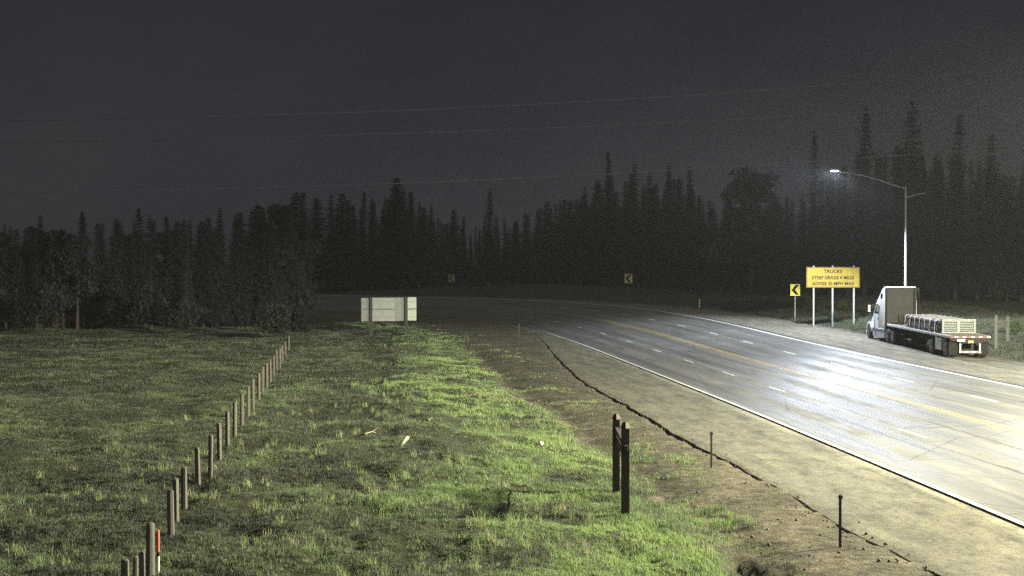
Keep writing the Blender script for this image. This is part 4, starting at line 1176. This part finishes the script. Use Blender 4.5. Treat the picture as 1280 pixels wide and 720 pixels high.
# ------------------------------------------------------------------ load on the deck (each pallet is its own thing)
from mathutils import Matrix as _M
TM = Matrix.Translation(truck.location) @ truck.rotation_euler.to_matrix().to_4x4()
LOAD = [('wrap_red', 'bag', 'red-topped bag pallet, first behind the cab'), ('wrap_dark', 'bag', 'bag pallet with a dark top, second behind the cab'),
        ('wrap_dark', 'bag', 'dark-topped bag pallet, third behind the cab'), ('wrap_pink', 'bag_pale', 'pink-topped bag pallet in the middle of the load'),
        ('wrap_dark', 'bag_pale', 'paler bag pallet with a dark top, fifth behind the cab'), ('wrap_pink', 'bag', 'pink-topped bag pallet, second ahead of the pale rack'),
        ('wrap_pink', 'bag', 'bag pallet standing right against the pale slatted rack')]
LY1, PL = 10.35, 1.13
for i, (wm, bmn, lab) in enumerate(LOAD):
    yc = LY1 - PL * (i + .5)
    o = tag(empty('bag_pallet', (0, 0, 0)), lab + ', strapped on the flatbed', 'pallet', 'strapped pallets on the flatbed')
    o.matrix_world = TM @ Matrix.Translation((0, yc, 1.447))
    b = MB()
    for x in (-.98, 0, .98): b.box((x, 0, .05), (.12, PL - .1, .09))
    for y in (-.42, -.14, .14, .42): b.box((0, y, .112), (2.12, .14, .03))
    b.build('pallet', MAT['plank'], o)
    b = MB(); rr = random.Random(40 + i)
    for lay in range(4):
        for c in range(4):
            for rw in range(2):
                b.box((-.795 + c * .53 + rr.uniform(-.03, .03), -.26 + rw * .52 + rr.uniform(-.02, .02), .22 + lay * .175), (.54 + rr.uniform(-.04, .04), .51, .185), Matrix.Rotation(rr.uniform(-.05, .05), 4, 'Z'), .06)
    b.build('bags', MAT[bmn], o, True)
    b = MB(); n = 8
    t_ = bmesh.new(); bmesh.ops.create_grid(t_, x_segments=14, y_segments=8, size=.5)
    for v in t_.verts:
        x, y = v.co.x, v.co.y
        v.co = Vector((x * 2.2, y * (PL - .06), .845 + rr.uniform(-.018, .022) - (.16 * max(0, abs(x) - .42) / .08) - .05 * max(0, abs(y) - .4) / .1))
    b.merge(t_); b.build('top_wrap', MAT[wm], o, True)
    if i % 1 == 0:
        b = MB()
        ys = PL / 2 - .06
        pts = [(-1.21, .03), (-1.15, .78), (-1.0, .885), (1.0, .885), (1.15, .78), (1.21, .03)]
        for q in range(len(pts) - 1):
            a, c = pts[q], pts[q + 1]
            dx, dz = c[0] - a[0], c[1] - a[1]; ln = math.hypot(dx, dz)
            b.box(((a[0] + c[0]) / 2, ys, (a[1] + c[1]) / 2), (ln + .01, .10, .012), Matrix.Rotation(-math.atan2(dz, dx), 4, 'Y'))
        b.build('strap', MAT['strap'], o)
o = tag(empty('slatted_rack', (0, 0, 0)), 'pale green-white slatted rack closing the rear end of the load', 'rack')
o.matrix_world = TM @ Matrix.Translation((-.02, LY1 - PL * 7 - .20, 1.447))
b = MB()
b.box((0, 0, .09), (2.2, .22, .12), bev=.01); b.box((0, 0, .90), (2.2, .22, .12), bev=.01)
for x in (-1.02, -.02, 1.04): b.box((x, 0, .495), (.20 if abs(x) < .5 else .13, .20, .70), bev=.01)
b.build('frame', MAT['rack'], o)
b = MB()
for zz in (.24, .35, .46, .57, .68, .79): b.box((0, .01, zz), (2.0, .12, .062))
b.build('slats', MAT['rack'], o)
b = MB(); b.box((0, .115, .495), (2.1, .03, .85)); b.build('backing', MAT['wrap_dark'], o)

# ------------------------------------------------------------------ sky and moonlight
w = bpy.data.worlds.new('World'); scene.world = w; w.use_nodes = True
nt = w.node_tree; bg = nt.nodes['Background']
sky = N(nt, 'ShaderNodeTexSky'); sky.sky_type = 'NISHITA'; sky.sun_disc = False
SUN_EL, SUN_AZ = 38.0, 155.0                                    # a faint moon behind the camera's right shoulder
sky.sun_elevation = R(SUN_EL); sky.sun_rotation = R(SUN_AZ)
sky.air_density = 1.0; sky.dust_density = 1.0; sky.ozone_density = 1.0
hs = N(nt, 'ShaderNodeHueSaturation'); hs.inputs['Saturation'].default_value = .25
nt.links.new(sky.outputs[0], hs.inputs['Color'])
bg.inputs['Strength'].default_value = .00012
nt.links.new(hs.outputs[0], bg.inputs['Color'])
bg2 = N(nt, 'ShaderNodeBackground'); 
tcw = N(nt, 'ShaderNodeTexCoord'); cn = noise(nt, tcw.outputs['Generated'], 2.6, 6, .6, (1, 1, 2.2))
cr = ramp(nt, cn.outputs[0], [(.3, (.0012, .00125, .0019)), (.5, (.0017, .00175, .0023)), (.7, (.0023, .00235, .0027))])
nt.links.new(cr.outputs[0], bg2.inputs['Color'])                # airglow on thin cloud
ad = N(nt, 'ShaderNodeAddShader'); nt.links.new(bg.outputs[0], ad.inputs[0]); nt.links.new(bg2.outputs[0], ad.inputs[1])
nt.links.new(ad.outputs[0], nt.nodes['World Output'].inputs['Surface'])
sun = bpy.data.lights.new('moon', 'SUN'); sun.energy = .055; sun.angle = R(20); sun.color = (.9, .95, 1.0)
so = bpy.data.objects.new('moon', sun); COL.objects.link(so)
az = R(SUN_AZ)
dirv = Vector((math.sin(az) * math.cos(R(SUN_EL)), math.cos(az) * math.cos(R(SUN_EL)), math.sin(R(SUN_EL))))
so.rotation_euler = (-dirv).to_track_quat('-Z', 'Y').to_euler()

# ------------------------------------------------------------------ night haze
HAZE = .000075
b = MB(); b.box((0, 430, 30), (1700, 1300, 66))
hz = b.build('haze', None)
m = bpy.data.materials.new('haze_air'); m.use_nodes = True; hn = m.node_tree
hn.nodes.remove(hn.nodes['Principled BSDF'])
pv = N(hn, 'ShaderNodeVolumePrincipled'); pv.inputs['Color'].default_value = (.9, .92, .95, 1); pv.inputs['Density'].default_value = HAZE
pv.inputs['Anisotropy'].default_value = .2
hn.links.new(pv.outputs[0], hn.nodes['Material Output'].inputs['Volume'])
hz.data.materials.append(m)
tag(hz, 'thin damp night haze hanging over the road, field and forest', 'haze', kind='stuff')

# ------------------------------------------------------------------ view
vs = scene.view_settings
vs.view_transform = 'Standard'; vs.look = 'None'; vs.exposure = 3.3; vs.gamma = 1; vs.use_curve_mapping = False
scene.render.film_transparent = False
scene.cycles.max_bounces = 5
scene.cycles.use_denoising = False
scene.cycles.sample_clamp_indirect = .12
scene.cycles.sample_clamp_direct = .8
